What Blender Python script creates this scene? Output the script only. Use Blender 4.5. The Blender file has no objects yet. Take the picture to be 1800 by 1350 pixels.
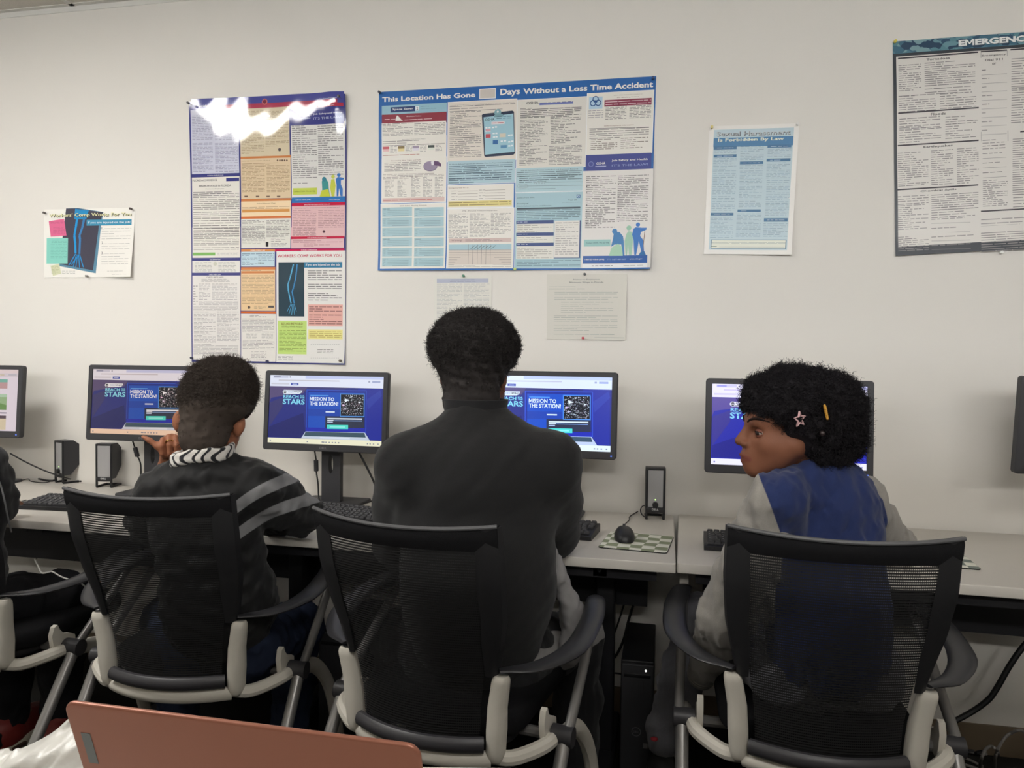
import numpy as np, math
F=1300.0; YAW=math.radians(11.75); PITCH=math.radians(1.85); ROLL=math.atan(0.0135)
CAMZ=1.272; CAMP=np.array([0.0,-2.66,CAMZ])
def _basis():
    f=np.array([-math.sin(YAW)*math.cos(PITCH), math.cos(YAW)*math.cos(PITCH), -math.sin(PITCH)])
    r=np.array([math.cos(YAW), math.sin(YAW),0.0]); u=np.cross(r,f)
    # horizon lower on the right: camera rolled counter-clockwise seen from behind
    c,s=math.cos(ROLL),math.sin(ROLL)
    return r*c+u*s, u*c-r*s, f
CR,CU,CF=_basis()
def ray(x,y): return CF+CR*((x-900)/F)-CU*((y-675)/F)
def U(x,y,d): return CAMP+ray(x,y)*d
def onY(x,y,Y=0.0):
    d=ray(x,y); return CAMP+d*((Y-CAMP[1])/d[1])
def onZ(x,y,Z=0.735):
    d=ray(x,y); return CAMP+d*((Z-CAMP[2])/d[2])
def onX(x,y,X):
    d=ray(x,y); return CAMP+d*((X-CAMP[0])/d[0])
def proj(p):
    v=np.asarray(p,float)-CAMP; z=v@CF
    return 900+F*(v@CR)/z, 675-F*(v@CU)/z, z
import bpy, math, random
import numpy as np
from mathutils import Vector, Matrix
scene=bpy.context.scene; COL=scene.collection
R=math.radians
#CAM
def lin(c):
    c=[v/255.0 for v in c[:3]]
    return tuple(v/12.92 if v<=.04045 else ((v+.055)/1.055)**2.4 for v in c)
# ---------------------------------------------------------------- materials
MATS={}
def mat(name,color=(128,128,128),rough=.5,metal=0.0,spec=.5,var=0.0,vscale=30.0,bump=0.0,bscale=200.0,emit=0.0,coat=0.0,sheen=0.0,attr=False):
    if name in MATS: return MATS[name]
    m=bpy.data.materials.new(name); m.use_nodes=True; nt=m.node_tree; N=nt.nodes; L=nt.links
    b=N['Principled BSDF']; b.inputs['Base Color'].default_value=(*lin(color),1)
    b.inputs['Roughness'].default_value=rough; b.inputs['Metallic'].default_value=metal
    b.inputs['Specular IOR Level'].default_value=spec
    b.inputs['Coat Weight'].default_value=coat; b.inputs['Coat Roughness'].default_value=.06
    if sheen: b.inputs['Sheen Weight'].default_value=sheen; b.inputs['Sheen Roughness'].default_value=.5
    src=None
    if attr:
        a=N.new('ShaderNodeAttribute'); a.attribute_name='print'; src=a.outputs['Color']
        L.new(src,b.inputs['Base Color'])
    if emit:
        if src: L.new(src,b.inputs['Emission Color']); b.inputs['Base Color'].default_value=(.01,.01,.01,1); 
        else: b.inputs['Emission Color'].default_value=(*lin(color),1)
        b.inputs['Emission Strength'].default_value=emit
        if src:
            for l in list(L):
                if l.to_socket==b.inputs['Base Color']: L.remove(l)
    tc=None
    if var or bump:
        tc=N.new('ShaderNodeTexCoord')
    if var:
        n=N.new('ShaderNodeTexNoise'); n.inputs['Scale'].default_value=vscale; n.inputs['Detail'].default_value=4
        L.new(tc.outputs['Object'],n.inputs['Vector'])
        mx=N.new('ShaderNodeMix'); mx.data_type='RGBA'
        c=lin(color)
        mx.inputs[6].default_value=(*[v*(1-var) for v in c],1); mx.inputs[7].default_value=(*[min(1,v*(1+var)) for v in c],1)
        L.new(n.outputs['Fac'],mx.inputs[0]); L.new(mx.outputs[2],b.inputs['Base Color'])
    if bump:
        n=N.new('ShaderNodeTexNoise'); n.inputs['Scale'].default_value=bscale; n.inputs['Detail'].default_value=3
        L.new(tc.outputs['Object'],n.inputs['Vector'])
        bp=N.new('ShaderNodeBump'); bp.inputs['Strength'].default_value=bump; bp.inputs['Distance'].default_value=.002
        L.new(n.outputs['Fac'],bp.inputs['Height']); L.new(bp.outputs['Normal'],b.inputs['Normal'])
    MATS[name]=m; return m
def two_tone(name,ca,cb,attr,rough=.85,sheen=.2,bump=.35,bscale=900,var=.12,extra=None,width=.001):
    """cloth whose colour switches where the named point attribute passes zero"""
    m=mat(name,ca,rough,spec=.2,bump=bump,bscale=bscale,sheen=sheen)
    nt=m.node_tree; N=nt.nodes; L=nt.links; b=N['Principled BSDF']
    prev=lin(ca)
    lst=[(attr,cb)]+(extra or [])
    sock=None
    tc=N.new('ShaderNodeTexCoord')
    for at,c in lst:
        a=N.new('ShaderNodeAttribute'); a.attribute_name=at
        r=N.new('ShaderNodeMapRange'); r.inputs[1].default_value=-width; r.inputs[2].default_value=width
        L.new(a.outputs['Fac'],r.inputs[0])
        mx=N.new('ShaderNodeMix'); mx.data_type='RGBA'
        if sock: L.new(sock,mx.inputs[6])
        else: mx.inputs[6].default_value=(*prev,1)
        mx.inputs[7].default_value=(*lin(c),1); L.new(r.outputs[0],mx.inputs[0]); sock=mx.outputs[2]
    if var:
        n=N.new('ShaderNodeTexNoise'); n.inputs['Scale'].default_value=350; n.inputs['Detail'].default_value=3
        L.new(tc.outputs['Object'],n.inputs['Vector'])
        mr=N.new('ShaderNodeMapRange'); mr.inputs[3].default_value=1-var; mr.inputs[4].default_value=1+var; L.new(n.outputs['Fac'],mr.inputs[0])
        mm=N.new('ShaderNodeMix'); mm.data_type='RGBA'; mm.blend_type='MULTIPLY'; mm.inputs[0].default_value=1
        L.new(sock,mm.inputs[6]); L.new(mr.outputs[0],mm.inputs[7]); sock=mm.outputs[2]
    L.new(sock,b.inputs['Base Color'])
    return m
# ---------------------------------------------------------------- mesh builder
class MB:
    def __init__(s): s.v=[]; s.f=[]; s.m=[]; s.c=[]; s.n=0; s.M=None; s.mi=0; s.col=(1,1,1)
    def add(s,verts,faces,mi=None,col=None):
        verts=np.asarray(verts,float).reshape(-1,3)
        if s.M is not None: verts=verts@np.array(s.M.to_3x3()).T+np.array(s.M.translation)
        s.v.append(verts); k=s.n; s.n+=len(verts)
        mi=s.mi if mi is None else mi; col=s.col if col is None else col
        for f in faces: s.f.append([i+k for i in f]); s.m.append(mi); s.c.append(col)
        return s
    def box(s,c,d,rz=0.0,**k):
        x,y,z=[t/2 for t in d]; V=[(a*x,b*y,e*z) for a in(-1,1) for b in(-1,1) for e in(-1,1)]
        ca,sa=math.cos(rz),math.sin(rz); V=[(c[0]+p[0]*ca-p[1]*sa,c[1]+p[0]*sa+p[1]*ca,c[2]+p[2]) for p in V]
        return s.add(V,[(0,1,3,2),(4,6,7,5),(0,4,5,1),(2,3,7,6),(0,2,6,4),(1,5,7,3)],**k)
    def loft(s,rings,cap=True,closed=False,**k):
        n=len(rings[0]); V=np.concatenate([np.asarray(r,float) for r in rings]); F=[]
        R_=len(rings)
        for i in range(R_ if closed else R_-1):
            a=i*n; b=((i+1)%R_)*n
            for j in range(n):
                j2=(j+1)%n; F.append((a+j,a+j2,b+j2,b+j))
        if cap and not closed: F.append(tuple(range(n-1,-1,-1))); F.append(tuple((R_-1)*n+j for j in range(n)))
        return s.add(V,F,**k)
    def rbox(s,c,d,r=.004,rc=None,axis=2,seg=3,**k):
        """box with edges rounded by r and corner radius rc in the plane across axis"""
        rc=r if rc is None else rc; rc=max(rc,r+1e-5)
        ax=[0,1,2]; ax.remove(axis); a,b=ax
        if axis==1: a,b=2,0
        ha,hb,hz=d[a]/2,d[b]/2,d[axis]/2; cs=5
        def ring(off,z):
            P=[]
            for q,(sa,sb) in enumerate([(1,1),(-1,1),(-1,-1),(1,-1)]):
                for i in range(cs+1):
                    t=math.pi/2*(q+i/cs); rr=max(rc-off,1e-5)
                    p=[0,0,0]; p[a]=c[a]+sa*(ha-rc)+rr*math.cos(t); p[b]=c[b]+sb*(hb-rc)+rr*math.sin(t); p[axis]=c[axis]+z; P.append(p)
            return P
        rings=[]
        for i in range(seg+1):
            t=math.pi/2*i/seg; rings.append(ring(r*(1-math.sin(t)),-hz+r*(1-math.cos(t))))
        for i in range(seg+1):
            t=math.pi/2*(1-i/seg); rings.append(ring(r*(1-math.sin(t)),hz-r*(1-math.cos(t))))
        return s.loft(rings,**k)
    def tube(s,path,rad,n=10,flat=1.0,up=None,cap=True,**k):
        P=[np.asarray(p,float) for p in path]; m=len(P)
        if not hasattr(rad,'__len__'): rad=[rad]*m
        rings=[]; U_=None
        for i in range(m):
            t=P[min(i+1,m-1)]-P[max(i-1,0)]; t/=np.linalg.norm(t)+1e-12
            if U_ is None:
                U_=np.array(up,float) if up is not None else (np.array([0,0,1.]) if abs(t[2])<.9 else np.array([1.,0,0]))
            elif up is not None: U_=np.array(up,float)
            U_=U_-t*(U_@t); U_/=np.linalg.norm(U_)+1e-12; W=np.cross(t,U_)
            rings.append([P[i]+rad[i]*(W*math.cos(2*math.pi*j/n)+U_*flat*math.sin(2*math.pi*j/n)) for j in range(n)])
        return s.loft(rings,cap=cap,**k)
    def cyl(s,a,b,r,r2=None,n=20,**k): return s.tube([a,b],[r,r if r2 is None else r2],n=n,**k)
    def sphere(s,c,r,n=16,m=10,**k):
        r=np.array([r]*3 if not hasattr(r,'__len__') else r,float); c=np.asarray(c,float); rings=[]
        for i in range(m+1):
            t=math.pi*(.001+.998*i/m); rings.append([c+r*np.array([math.sin(t)*math.cos(2*math.pi*j/n),math.sin(t)*math.sin(2*math.pi*j/n),-math.cos(t)]) for j in range(n)])
        return s.loft(rings,**k)
    def prism(s,poly,y0,y1,axis=1,**k):
        """2D polygon extruded along an axis"""
        def p3(p,t):
            if axis==1: return (p[0],t,p[1])
            if axis==0: return (t,p[0],p[1])
            return (p[0],p[1],t)
        n=len(poly); V=[p3(p,y0) for p in poly]+[p3(p,y1) for p in poly]
        F=[tuple(range(n)),tuple(range(2*n-1,n-1,-1))]+[(i,(i+1)%n+0,(i+1)%n+n,i+n)[::-1] for i in range(n)]
        return s.add(V,F,**k)
    def build(s,name,mats,parent=None,loc=None,smooth=35,attrs=None,label=None,prints=False,inv=None):
        V=np.concatenate(s.v) if s.v else np.zeros((0,3))
        if inv is not None: V=V@np.array(inv.to_3x3()).T+np.array(inv.translation)
        me=bpy.data.meshes.new(name); me.from_pydata(V.tolist(),[],s.f)
        if not isinstance(mats,(list,tuple)): mats=[mats]
        for m in mats: me.materials.append(m)
        if len(mats)>1: me.polygons.foreach_set('material_index',s.m)
        if prints:
            a=me.color_attributes.new('print','FLOAT_COLOR','CORNER'); cc=[]
            for p,c in zip(me.polygons,s.c): cc.extend([*c,1.0]*len(p.vertices))
            a.data.foreach_set('color',cc)
        me.update()
        if smooth: me.shade_smooth(); me.set_sharp_from_angle(angle=R(smooth))
        o=bpy.data.objects.new(name,me); COL.objects.link(o)
        if parent is not None: o.parent=parent
        if label: o['label']=label
        return o
def tag(o,label=None,cat=None,group=None,kind=None):
    if label: o['label']=label
    if cat: o['category']=cat
    if group: o['group']=group
    if kind: o['kind']=kind
    return o
def empty(name,loc,label,cat,group=None,rz=0.0):
    o=bpy.data.objects.new(name,None); COL.objects.link(o); o.location=loc; o.rotation_euler=(0,0,rz); o.empty_display_size=.05
    return tag(o,label,cat,group)
def invof(o): return (Matrix.Translation(o.location)@Matrix.Rotation(o.rotation_euler.z,4,'Z')).inverted()
def thing(mb,name,m,label,cat,group=None,kind=None,**k):
    """single-mesh thing: origin put at its base"""
    V=np.concatenate(mb.v); b=np.array([*(V.min(0)+V.max(0))[:2]/2,V[:,2].min()])
    o=mb.build(name,m,inv=Matrix.Translation(-Vector(b)),**k); o.location=b
    return tag(o,label,cat,group,kind)
def copy_tree(o,parent=None):
    c=o.copy(); COL.objects.link(c)
    if parent is not None: c.parent=parent
    for ch in list(o.children): copy_tree(ch,c)
    return c
def spline(P,n=8):
    P=[np.asarray(p,float) for p in P]; Q=[2*P[0]-P[1]]+P+[2*P[-1]-P[-2]]; out=[]
    for i in range(1,len(Q)-2):
        for t in np.linspace(0,1,n,endpoint=False):
            a,b,c,d=Q[i-1],Q[i],Q[i+1],Q[i+2]
            out.append(.5*((2*b)+(c-a)*t+(2*a-5*b+4*c-d)*t*t+(-a+3*b-3*c+d)*t**3))
    out.append(P[-1]); return out
def smooth1(xs,ys,x): return float(np.interp(x,xs,ys))
# ---------------------------------------------------------------- text
_TX={}
def text_mesh(txt,bold=0.0):
    key=(txt,bold)
    if key in _TX: return _TX[key]
    def ev(off,body=txt):
        cu=bpy.data.curves.new('t','FONT'); cu.body=body; cu.offset=off; cu.resolution_u=2
        o=bpy.data.objects.new('t',cu); COL.objects.link(o); bpy.context.view_layer.update()
        e=o.evaluated_get(bpy.context.evaluated_depsgraph_get()); me=e.to_mesh(); me.calc_loop_triangles()
        V=np.array([v.co[:2] for v in me.vertices]).reshape(-1,2); F=[list(t.vertices) for t in me.loop_triangles]
        e.to_mesh_clear(); bpy.data.objects.remove(o); bpy.data.curves.remove(cu); return V,F
    V,F=ev(bold)
    if bold and 'M' in txt:
        # the offset outline of a capital M fills badly: swap in a plain M of the same box
        V=V.tolist()
        for k,ch in enumerate(txt):
            if ch!='M': continue
            pre=len(ev(bold,txt[k+1:])[0]) if txt[k+1:].strip() else 0  # glyphs come last to first
            blk=range(pre,pre+15); P=np.array([V[i] for i in blk]); lo,hi=P.min(0),P.max(0); w,h=hi-lo; st=.16*w+bold*.8
            F=[f for f in F if f[0] not in blk]
            poly=[(0,0),(0,h),(st*1.12,h),(w/2,.46*h),(w-st*1.12,h),(w,h),(w,0),(w-st,0),(w-st,.66*h),(w/2,.17*h),(st,.66*h),(st,0)]
            b0=len(V); V+= [[lo[0]+x,lo[1]+y] for x,y in poly]; F.append(list(range(b0,b0+12))[::-1])
        V=np.array(V)
    if len(V): V=V-V.min(0)
    _TX[key]=(V,F); return V,F
# ---------------------------------------------------------------- signed distance modelling
class SDF:
    def __init__(s,lo,hi,h):
        s.lo=np.array(lo,float); s.h=h; s.n=np.ceil((np.array(hi)-s.lo)/h).astype(int)+1
        s.f=np.full(s.n,.2,np.float32)
    def _reg(s,lo,hi):
        a=np.clip(np.floor((np.asarray(lo)-s.lo)/s.h).astype(int),0,s.n); b=np.clip(np.ceil((np.asarray(hi)-s.lo)/s.h).astype(int)+1,0,s.n)
        if np.any(b<=a): return None
        X,Y,Z=np.meshgrid(*[s.lo[i]+s.h*np.arange(a[i],b[i]) for i in range(3)],indexing='ij')
        return (slice(a[0],b[0]),slice(a[1],b[1]),slice(a[2],b[2])),X,Y,Z
    def _mix(s,sl,d,k,op='u'):
        f=s.f[sl]; d=d.astype(np.float32)
        if op=='u':
            if k<=0: s.f[sl]=np.minimum(f,d)
            else:
                h=np.maximum(k-np.abs(f-d),0)/k; s.f[sl]=np.minimum(f,d)-h*h*k*.25
        else:
            d=-d
            if k<=0: s.f[sl]=np.maximum(f,d)
            else:
                h=np.maximum(k-np.abs(f-d),0)/k; s.f[sl]=np.maximum(f,d)+h*h*k*.25
    def cone(s,a,b,ra,rb,k=.03,op='u',pad=.06):
        a=np.asarray(a,float); b=np.asarray(b,float); m=max(ra,rb)+pad
        g=s._reg(np.minimum(a,b)-m,np.maximum(a,b)+m)
        if g is None: return
        sl,X,Y,Z=g; d=b-a; L=d@d+1e-12
        t=np.clip(((X-a[0])*d[0]+(Y-a[1])*d[1]+(Z-a[2])*d[2])/L,0,1)
        D=np.sqrt((X-a[0]-t*d[0])**2+(Y-a[1]-t*d[1])**2+(Z-a[2]-t*d[2])**2)-(ra+(rb-ra)*t)
        s._mix(sl,D,k,op)
    def chain(s,P,r,k=.03):
        for i in range(len(P)-1): s.cone(P[i],P[i+1],r[i],r[i+1],k)
    def ell(s,c,r,axes=None,k=.03,op='u',pad=.06):
        c=np.asarray(c,float); r=np.array(r,float); m=r.max()+pad
        g=s._reg(c-m,c+m)
        if g is None: return
        sl,X,Y,Z=g; A=np.eye(3) if axes is None else np.array(axes)
        p=[(X-c[0])*A[i][0]+(Y-c[1])*A[i][1]+(Z-c[2])*A[i][2] for i in range(3)]
        k0=np.sqrt(sum((p[i]/r[i])**2 for i in range(3))); k1=np.sqrt(sum((p[i]/r[i]**2)**2 for i in range(3)))+1e-9
        s._mix(sl,k0*(k0-1)/k1,k,op)
    def halfcut(s,p,n):
        X,Y,Z=np.meshgrid(*[s.lo[i]+s.h*np.arange(s.n[i]) for i in range(3)],indexing='ij')
        n=np.asarray(n,float); n=n/np.linalg.norm(n)
        s.f=np.maximum(s.f,((X-p[0])*n[0]+(Y-p[1])*n[1]+(Z-p[2])*n[2]).astype(np.float32))
    def noise(s,amp,scale,seed=0,octaves=2,stretch=(1,1,1)):
        rng=np.random.RandomState(seed); X,Y,Z=np.meshgrid(*[(s.lo[i]+s.h*np.arange(s.n[i])).astype(np.float32)*stretch[i] for i in range(3)],indexing='ij')
        msk=np.abs(s.f)<.05
        x,y,z=X[msk],Y[msk],Z[msk]; t=np.zeros_like(x); a=amp
        for o in range(octaves):
            for j in range(5):
                w=rng.normal(size=3); w=w/np.linalg.norm(w)*2*math.pi/scale*rng.uniform(.7,1.4)
                t+=a/3*np.sin(w[0]*x+w[1]*y+w[2]*z+rng.uniform(0,6.28))
            scale*=.5; a*=.5
        s.f[msk]+=t
    def mesh(s):
        """naive surface nets"""
        f=s.f; f[0]=f[-1]=.2; f[:,0]=f[:,-1]=.2; f[:,:,0]=f[:,:,-1]=.2
        ins=f<0; n=s.n-1
        cnt=np.zeros(n,np.int8)
        for i in(0,1):
            for j in(0,1):
                for k in(0,1): cnt+=ins[i:i+n[0],j:j+n[1],k:k+n[2]]
        act=np.argwhere((cnt>0)&(cnt<8)); idx=-np.ones(n,np.int64); idx[tuple(act.T)]=np.arange(len(act))
        acc=np.zeros((len(act),3)); w=np.zeros(len(act))
        C=[(i,j,k) for i in(0,1) for j in(0,1) for k in(0,1)]
        val={c:f[act[:,0]+c[0],act[:,1]+c[1],act[:,2]+c[2]] for c in C}
        for c in C:
            for ax in range(3):
                if c[ax]: continue
                e=list(c); e[ax]=1; a,b=val[c],val[tuple(e)]; m=(a<0)!=(b<0)
                t=np.where(m,a/np.where(m,a-b,1),0); p=np.tile(np.array(c,float),(len(act),1)); p[:,ax]+=t
                acc[m]+=p[m]; w[m]+=1
        V=s.lo+s.h*(act+acc/w[:,None]); F=[]
        for ax in range(3):
            sl0=[slice(None)]*3; sl1=[slice(None)]*3; sl0[ax]=slice(0,-1); sl1[ax]=slice(1,None)
            A=ins[tuple(sl0)]; B=ins[tuple(sl1)]; e=np.argwhere(A!=B)
            u,v=(ax+1)%3,(ax+2)%3
            e=e[(e[:,u]>0)&(e[:,v]>0)&(e[:,u]<s.n[u]-1)&(e[:,v]<s.n[v]-1)]
            q=[]
            for du,dv in((-1,-1),(0,-1),(0,0),(-1,0)):
                g=e.copy(); g[:,u]+=du; g[:,v]+=dv; q.append(idx[tuple(g.T)])
            q=np.stack(q,1); fl=A[tuple(e.T)]; q[~fl]=q[~fl][:,::-1]; F.append(q)
        F=np.concatenate(F); F=F[(F>=0).all(1)]
        # light relaxation
        for it in range(2):
            S=np.zeros_like(V); N=np.zeros(len(V))
            for a,b in((0,1),(1,2),(2,3),(3,0)):
                np.add.at(S,F[:,a],V[F[:,b]]); np.add.at(S,F[:,b],V[F[:,a]]); np.add.at(N,F[:,a],1); np.add.at(N,F[:,b],1)
            V=V+.5*(S/np.maximum(N,1)[:,None]-V)
        return V,F
def np_obj(name,V,F,m,parent=None,attrs=None,smooth=True,inv=None):
    if inv is not None: V=V@np.array(inv.to_3x3()).T+np.array(inv.translation)
    me=bpy.data.meshes.new(name); F=np.asarray(F); k=F.shape[1]
    me.vertices.add(len(V)); me.vertices.foreach_set('co',np.asarray(V,np.float32).ravel())
    me.loops.add(F.size); me.loops.foreach_set('vertex_index',F.ravel().astype(np.int32))
    me.polygons.add(len(F)); me.polygons.foreach_set('loop_start',np.arange(0,F.size,k,dtype=np.int32)); 
    me.update(calc_edges=True); me.validate()
    for n_,a in (attrs or {}).items():
        at=me.attributes.new(n_,'FLOAT','POINT'); at.data.foreach_set('value',np.asarray(a,np.float32))
    me.materials.append(m)
    if smooth: me.shade_smooth()
    o=bpy.data.objects.new(name,me); COL.objects.link(o)
    if parent is not None: o.parent=parent
    return o
def curls(V,F,count,length,rad,turns,coil,seed,keep=None,jit=.5):
    """short coiled hair strands rooted on a surface, as triangular tubes"""
    rng=np.random.RandomState(seed)
    a,b,c,d=[V[F[:,i]] for i in range(4)]; nr=np.cross(c-a,d-b); ar=np.linalg.norm(nr,axis=1)
    pk=ar.copy(); ctr=(a+b+c+d)/4
    if keep is not None: pk=pk*keep(ctr)
    ii=rng.choice(len(F),count,p=pk/pk.sum()); n=nr[ii]/(ar[ii][:,None]+1e-12)
    p=ctr[ii]+(rng.rand(count,1)-.5)*(b-a)[ii]+(rng.rand(count,1)-.5)*(d-a)[ii]
    dirv=n+jit*rng.normal(size=(count,3)); dirv/=np.linalg.norm(dirv,axis=1)[:,None]
    e1=np.cross(dirv,rng.normal(size=(count,3))); e1/=np.linalg.norm(e1,axis=1)[:,None]; e2=np.cross(dirv,e1)
    K=8; ln=length*(.5+rng.rand(count)); ph=rng.rand(count)*6.28; VV=np.zeros((count,K,3,3))
    for i in range(K):
        t=i/(K-1); th=ph+turns*6.28*t; cr=coil*(.4+.6*t)
        q=p-n*.003+dirv*(ln*t)[:,None]+(e1*np.cos(th)[:,None]+e2*np.sin(th)[:,None])*cr
        for j in range(3):
            an=6.28*j/3; rr=rad*(1-.6*t); VV[:,i,j]=q+rr*(e1*math.cos(an)+e2*math.sin(an))
    base=np.arange(count)[:,None]*K*3; FF=[]
    for i in range(K-1):
        for j in range(3):
            FF.append(np.concatenate([base+i*3+j,base+i*3+(j+1)%3,base+(i+1)*3+(j+1)%3,base+(i+1)*3+j],1))
    return VV.reshape(-1,3),np.concatenate(FF)
# ================================================================ room
CEIL=2.708
M_wall=mat('painted_wall',(228,224,217),.75,spec=.25,bump=.12,bscale=350,var=.012,vscale=3)
M_ceil=mat('ceiling_tile',(214,209,200),.95,spec=.1,bump=.6,bscale=260,var=.10,vscale=180)
M_grid=mat('ceiling_grid',(222,220,214),.5)
M_carpet=mat('carpet',(44,43,41),.98,spec=.05,bump=.9,bscale=420,var=.45,vscale=260)
M_base=mat('vinyl_baseboard',(112,98,80),.6,spec=.3,var=.06,vscale=8)
X0,X1,Y1=-4.9,3.9,-6.2
def struct(mb,name,m): 
    o=mb.build(name,m); o['kind']='structure'; return o
struct(MB().box(((X0+X1)/2,Y1/2,-.05),(X1-X0+.2,-Y1+.2,.1)),'floor',M_carpet)
struct(MB().box(((X0+X1)/2,.05,CEIL/2),(X1-X0+.2,.1,CEIL+.1)),'wall_back',M_wall)
struct(MB().box((X0-.05,Y1/2,CEIL/2),(.1,-Y1,CEIL+.1)),'wall_left',M_wall)
struct(MB().box((X1+.05,Y1/2,CEIL/2),(.1,-Y1,CEIL+.1)),'wall_right',M_wall)
struct(MB().box(((X0+X1)/2,Y1-.05,CEIL/2),(X1-X0,.1,CEIL+.1)),'wall_front',M_wall)
LIGHTS=[(-2.42,-1.72),(-.1,-5.2),(2.3,-5.2),(-2.5,-5.2),(.5,-2.80)]  # all but the first are unseen panels added as fill light
# ceiling tiles: one slab with openings where the light panels sit
mb=MB()
xs=sorted({X0-.05,X1+.05,*[l[0]-.61 for l in LIGHTS],*[l[0]+.61 for l in LIGHTS]}); ys=sorted({Y1-.05,.05,*[l[1]-.305 for l in LIGHTS],*[l[1]+.305 for l in LIGHTS]})
for i in range(len(xs)-1):
    for j in range(len(ys)-1):
        cx,cy=(xs[i]+xs[i+1])/2,(ys[j]+ys[j+1])/2
        if any(abs(cx-l[0])<.61 and abs(cy-l[1])<.305 for l in LIGHTS): continue
        mb.box((cx,cy,CEIL+.03),(xs[i+1]-xs[i],ys[j+1]-ys[j],.06))
struct(mb,'ceiling',M_ceil)
mb=MB()
for k in range(-4,4):
    mb.box((-2.42+.61+k*.61*2-.61,Y1/2,CEIL-.001),(.022,-Y1,.004))
for k in range(0,11): mb.box(((X0+X1)/2,-.195-k*.61,CEIL-.001),(X1-X0,.022,.004))
struct(mb,'trim_1',M_grid)
mb=MB().box(((X0+X1)/2,-.011,CEIL-.0015),(X1-X0,.022,.003)).box(((X0+X1)/2,-.0015,CEIL-.012),(X1-X0,.003,.024))
struct(mb,'trim_2',M_grid)
struct(MB().rbox(((X0+X1)/2,-.004,.05),(X1-X0,.008,.1),r=.002),'baseboard_back',M_base)
M_diff=mat('lit_diffuser',(255,247,232),.4,emit=1.0)
LS=[23,40,38,36,13]
for i,(lx,ly) in enumerate(LIGHTS):
    nm=['front left','added unseen fill, rear middle','added unseen fill, rear right','added unseen fill, rear left','added unseen fill, centre, above the camera'][i]
    e=empty('ceiling_light',(lx,ly,CEIL),'lit rectangular panel light in the ceiling, %s'%nm,'ceiling light','ceiling light panels')
    MB().box((0,.295,.0),(1.2,.015,.03)).box((0,-.295,0),(1.2,.015,.03)).box((.593,0,0),(.015,.58,.03)).box((-.593,0,0),(.015,.58,.03)).build('frame',M_grid,e)
    md=mat('lit_diffuser_%d'%i,(255,252,247),.4,emit=LS[i])
    MB().box((0,0,.002),(1.17,.575,.004)).build('diffuser',md,e)
    MB().box((0,0,.058),(1.2,.6,.004)).build('housing',M_grid,e)
# unseen strip window added for fill; unseen divider added to block light low down
struct(MB().box(((X0+X1)/2,-3.3,.9),(X1-X0-1.4,.05,1.8)),'light_blocker_rear',mat('blocker_fabric',(150,148,142),.9,spec=.1,bump=.4,bscale=700))
wd=MB()
for zz in(2.18,2.67): wd.box((0,Y1+.02,zz),(7.0,.06,.05))
for k in range(7): wd.box((-3.48+k*6.96/6,Y1+.02,2.425),(.05,.06,.5))
wi=struct(wd,'added_fill_window',M_grid)
MB().box((0,Y1+.012,2.425),(6.9,.004,.45)).build('pane',mat('fill_glow',(246,250,255),.3,emit=12.5),wi)
# ================================================================ camera
cd=bpy.data.cameras.new('camera'); cam=bpy.data.objects.new('camera',cd); COL.objects.link(cam)
cd.sensor_fit='HORIZONTAL'; cd.sensor_width=36; cd.lens=F/1800*36; cd.clip_start=.02
m4=Matrix(((CR[0],CU[0],-CF[0],CAMP[0]),(CR[1],CU[1],-CF[1],CAMP[1]),(CR[2],CU[2],-CF[2],CAMP[2]),(0,0,0,1)))
cam.matrix_world=m4; scene.camera=cam
w=bpy.data.worlds.new('world'); scene.world=w; w.use_nodes=True
w.node_tree.nodes['Background'].inputs[0].default_value=(.9,.95,1,1); w.node_tree.nodes['Background'].inputs[1].default_value=.05
scene.view_settings.view_transform='Standard'; scene.view_settings.look='None'; scene.view_settings.gamma=1; scene.view_settings.exposure=0.0
scene.view_settings.use_curve_mapping=False
# ================================================================ desks
M_top=mat('laminate_top',(208,203,195),.45,spec=.4,var=.03,vscale=14,bump=.05,bscale=300)
M_steel=mat('dark_steel',(34,34,38),.5,spec=.4)
M_lsteel=mat('light_steel',(176,172,164),.5)
def desk(x0,x1,yf,rz,h,label,leftleg,rightleg,light=False):
    xc=(x0+x1)/2; d=empty('desk',(xc,-.33,0),label,'desk','white desks along the wall',rz)
    W=x1-x0; f=yf+.33
    MB().rbox((0,(f+.31)/2,h-.0135),(W,.31-f,.027),r=.003,rc=.006).build('desktop',M_top,d)
    MB().box((0,.06,h-.14),(W-.16,.02,.21)).build('modesty_panel',M_steel,d)
    b=MB().box((0,f+.07,h-.047),(W-.1,.03,.04))
    for k in range(int(W/.06)-2): b.cyl((-W/2+.12+k*.06,f+.055,h-.047),(-W/2+.12+k*.06,f+.0535,h-.047),.006,n=10)
    b.build('front_rail',M_steel,d)
    for lx in (leftleg,rightleg):
        b=MB().rbox((lx-xc,.0,.375),(.055,.075,.65),r=.006).rbox((lx-xc,-.02,.032),(.07,.52,.045),r=.01).rbox((lx-xc,-.02,h-.05),(.05,.5,.04),r=.006)
        for yy in(-.25,.2): b.cyl((lx-xc,yy,.0),(lx-xc,yy,.012),.022)
        b.build('leg',M_steel,d)
    if light: MB().rbox((-W/2+.02,f+.12,h-.085),(.025,.04,.11),r=.003).build('bracket',M_lsteel,d,label='light grey bracket')
    return d
desk(-3.02,-1.50,-.665,0,.735,'white laminate desk at the left end of the row, under the angled black speakers',-2.8,-1.7)
desk(-1.492,.036,-.655,0,.735,'white laminate desk in the middle of the row, with the upright silver speaker',-1.22,-.17)
desk(.046,1.56,-.672,-.022,.737,'white laminate desk at the right end of the row, in front of the girl',.42,1.3,light=True)
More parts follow.
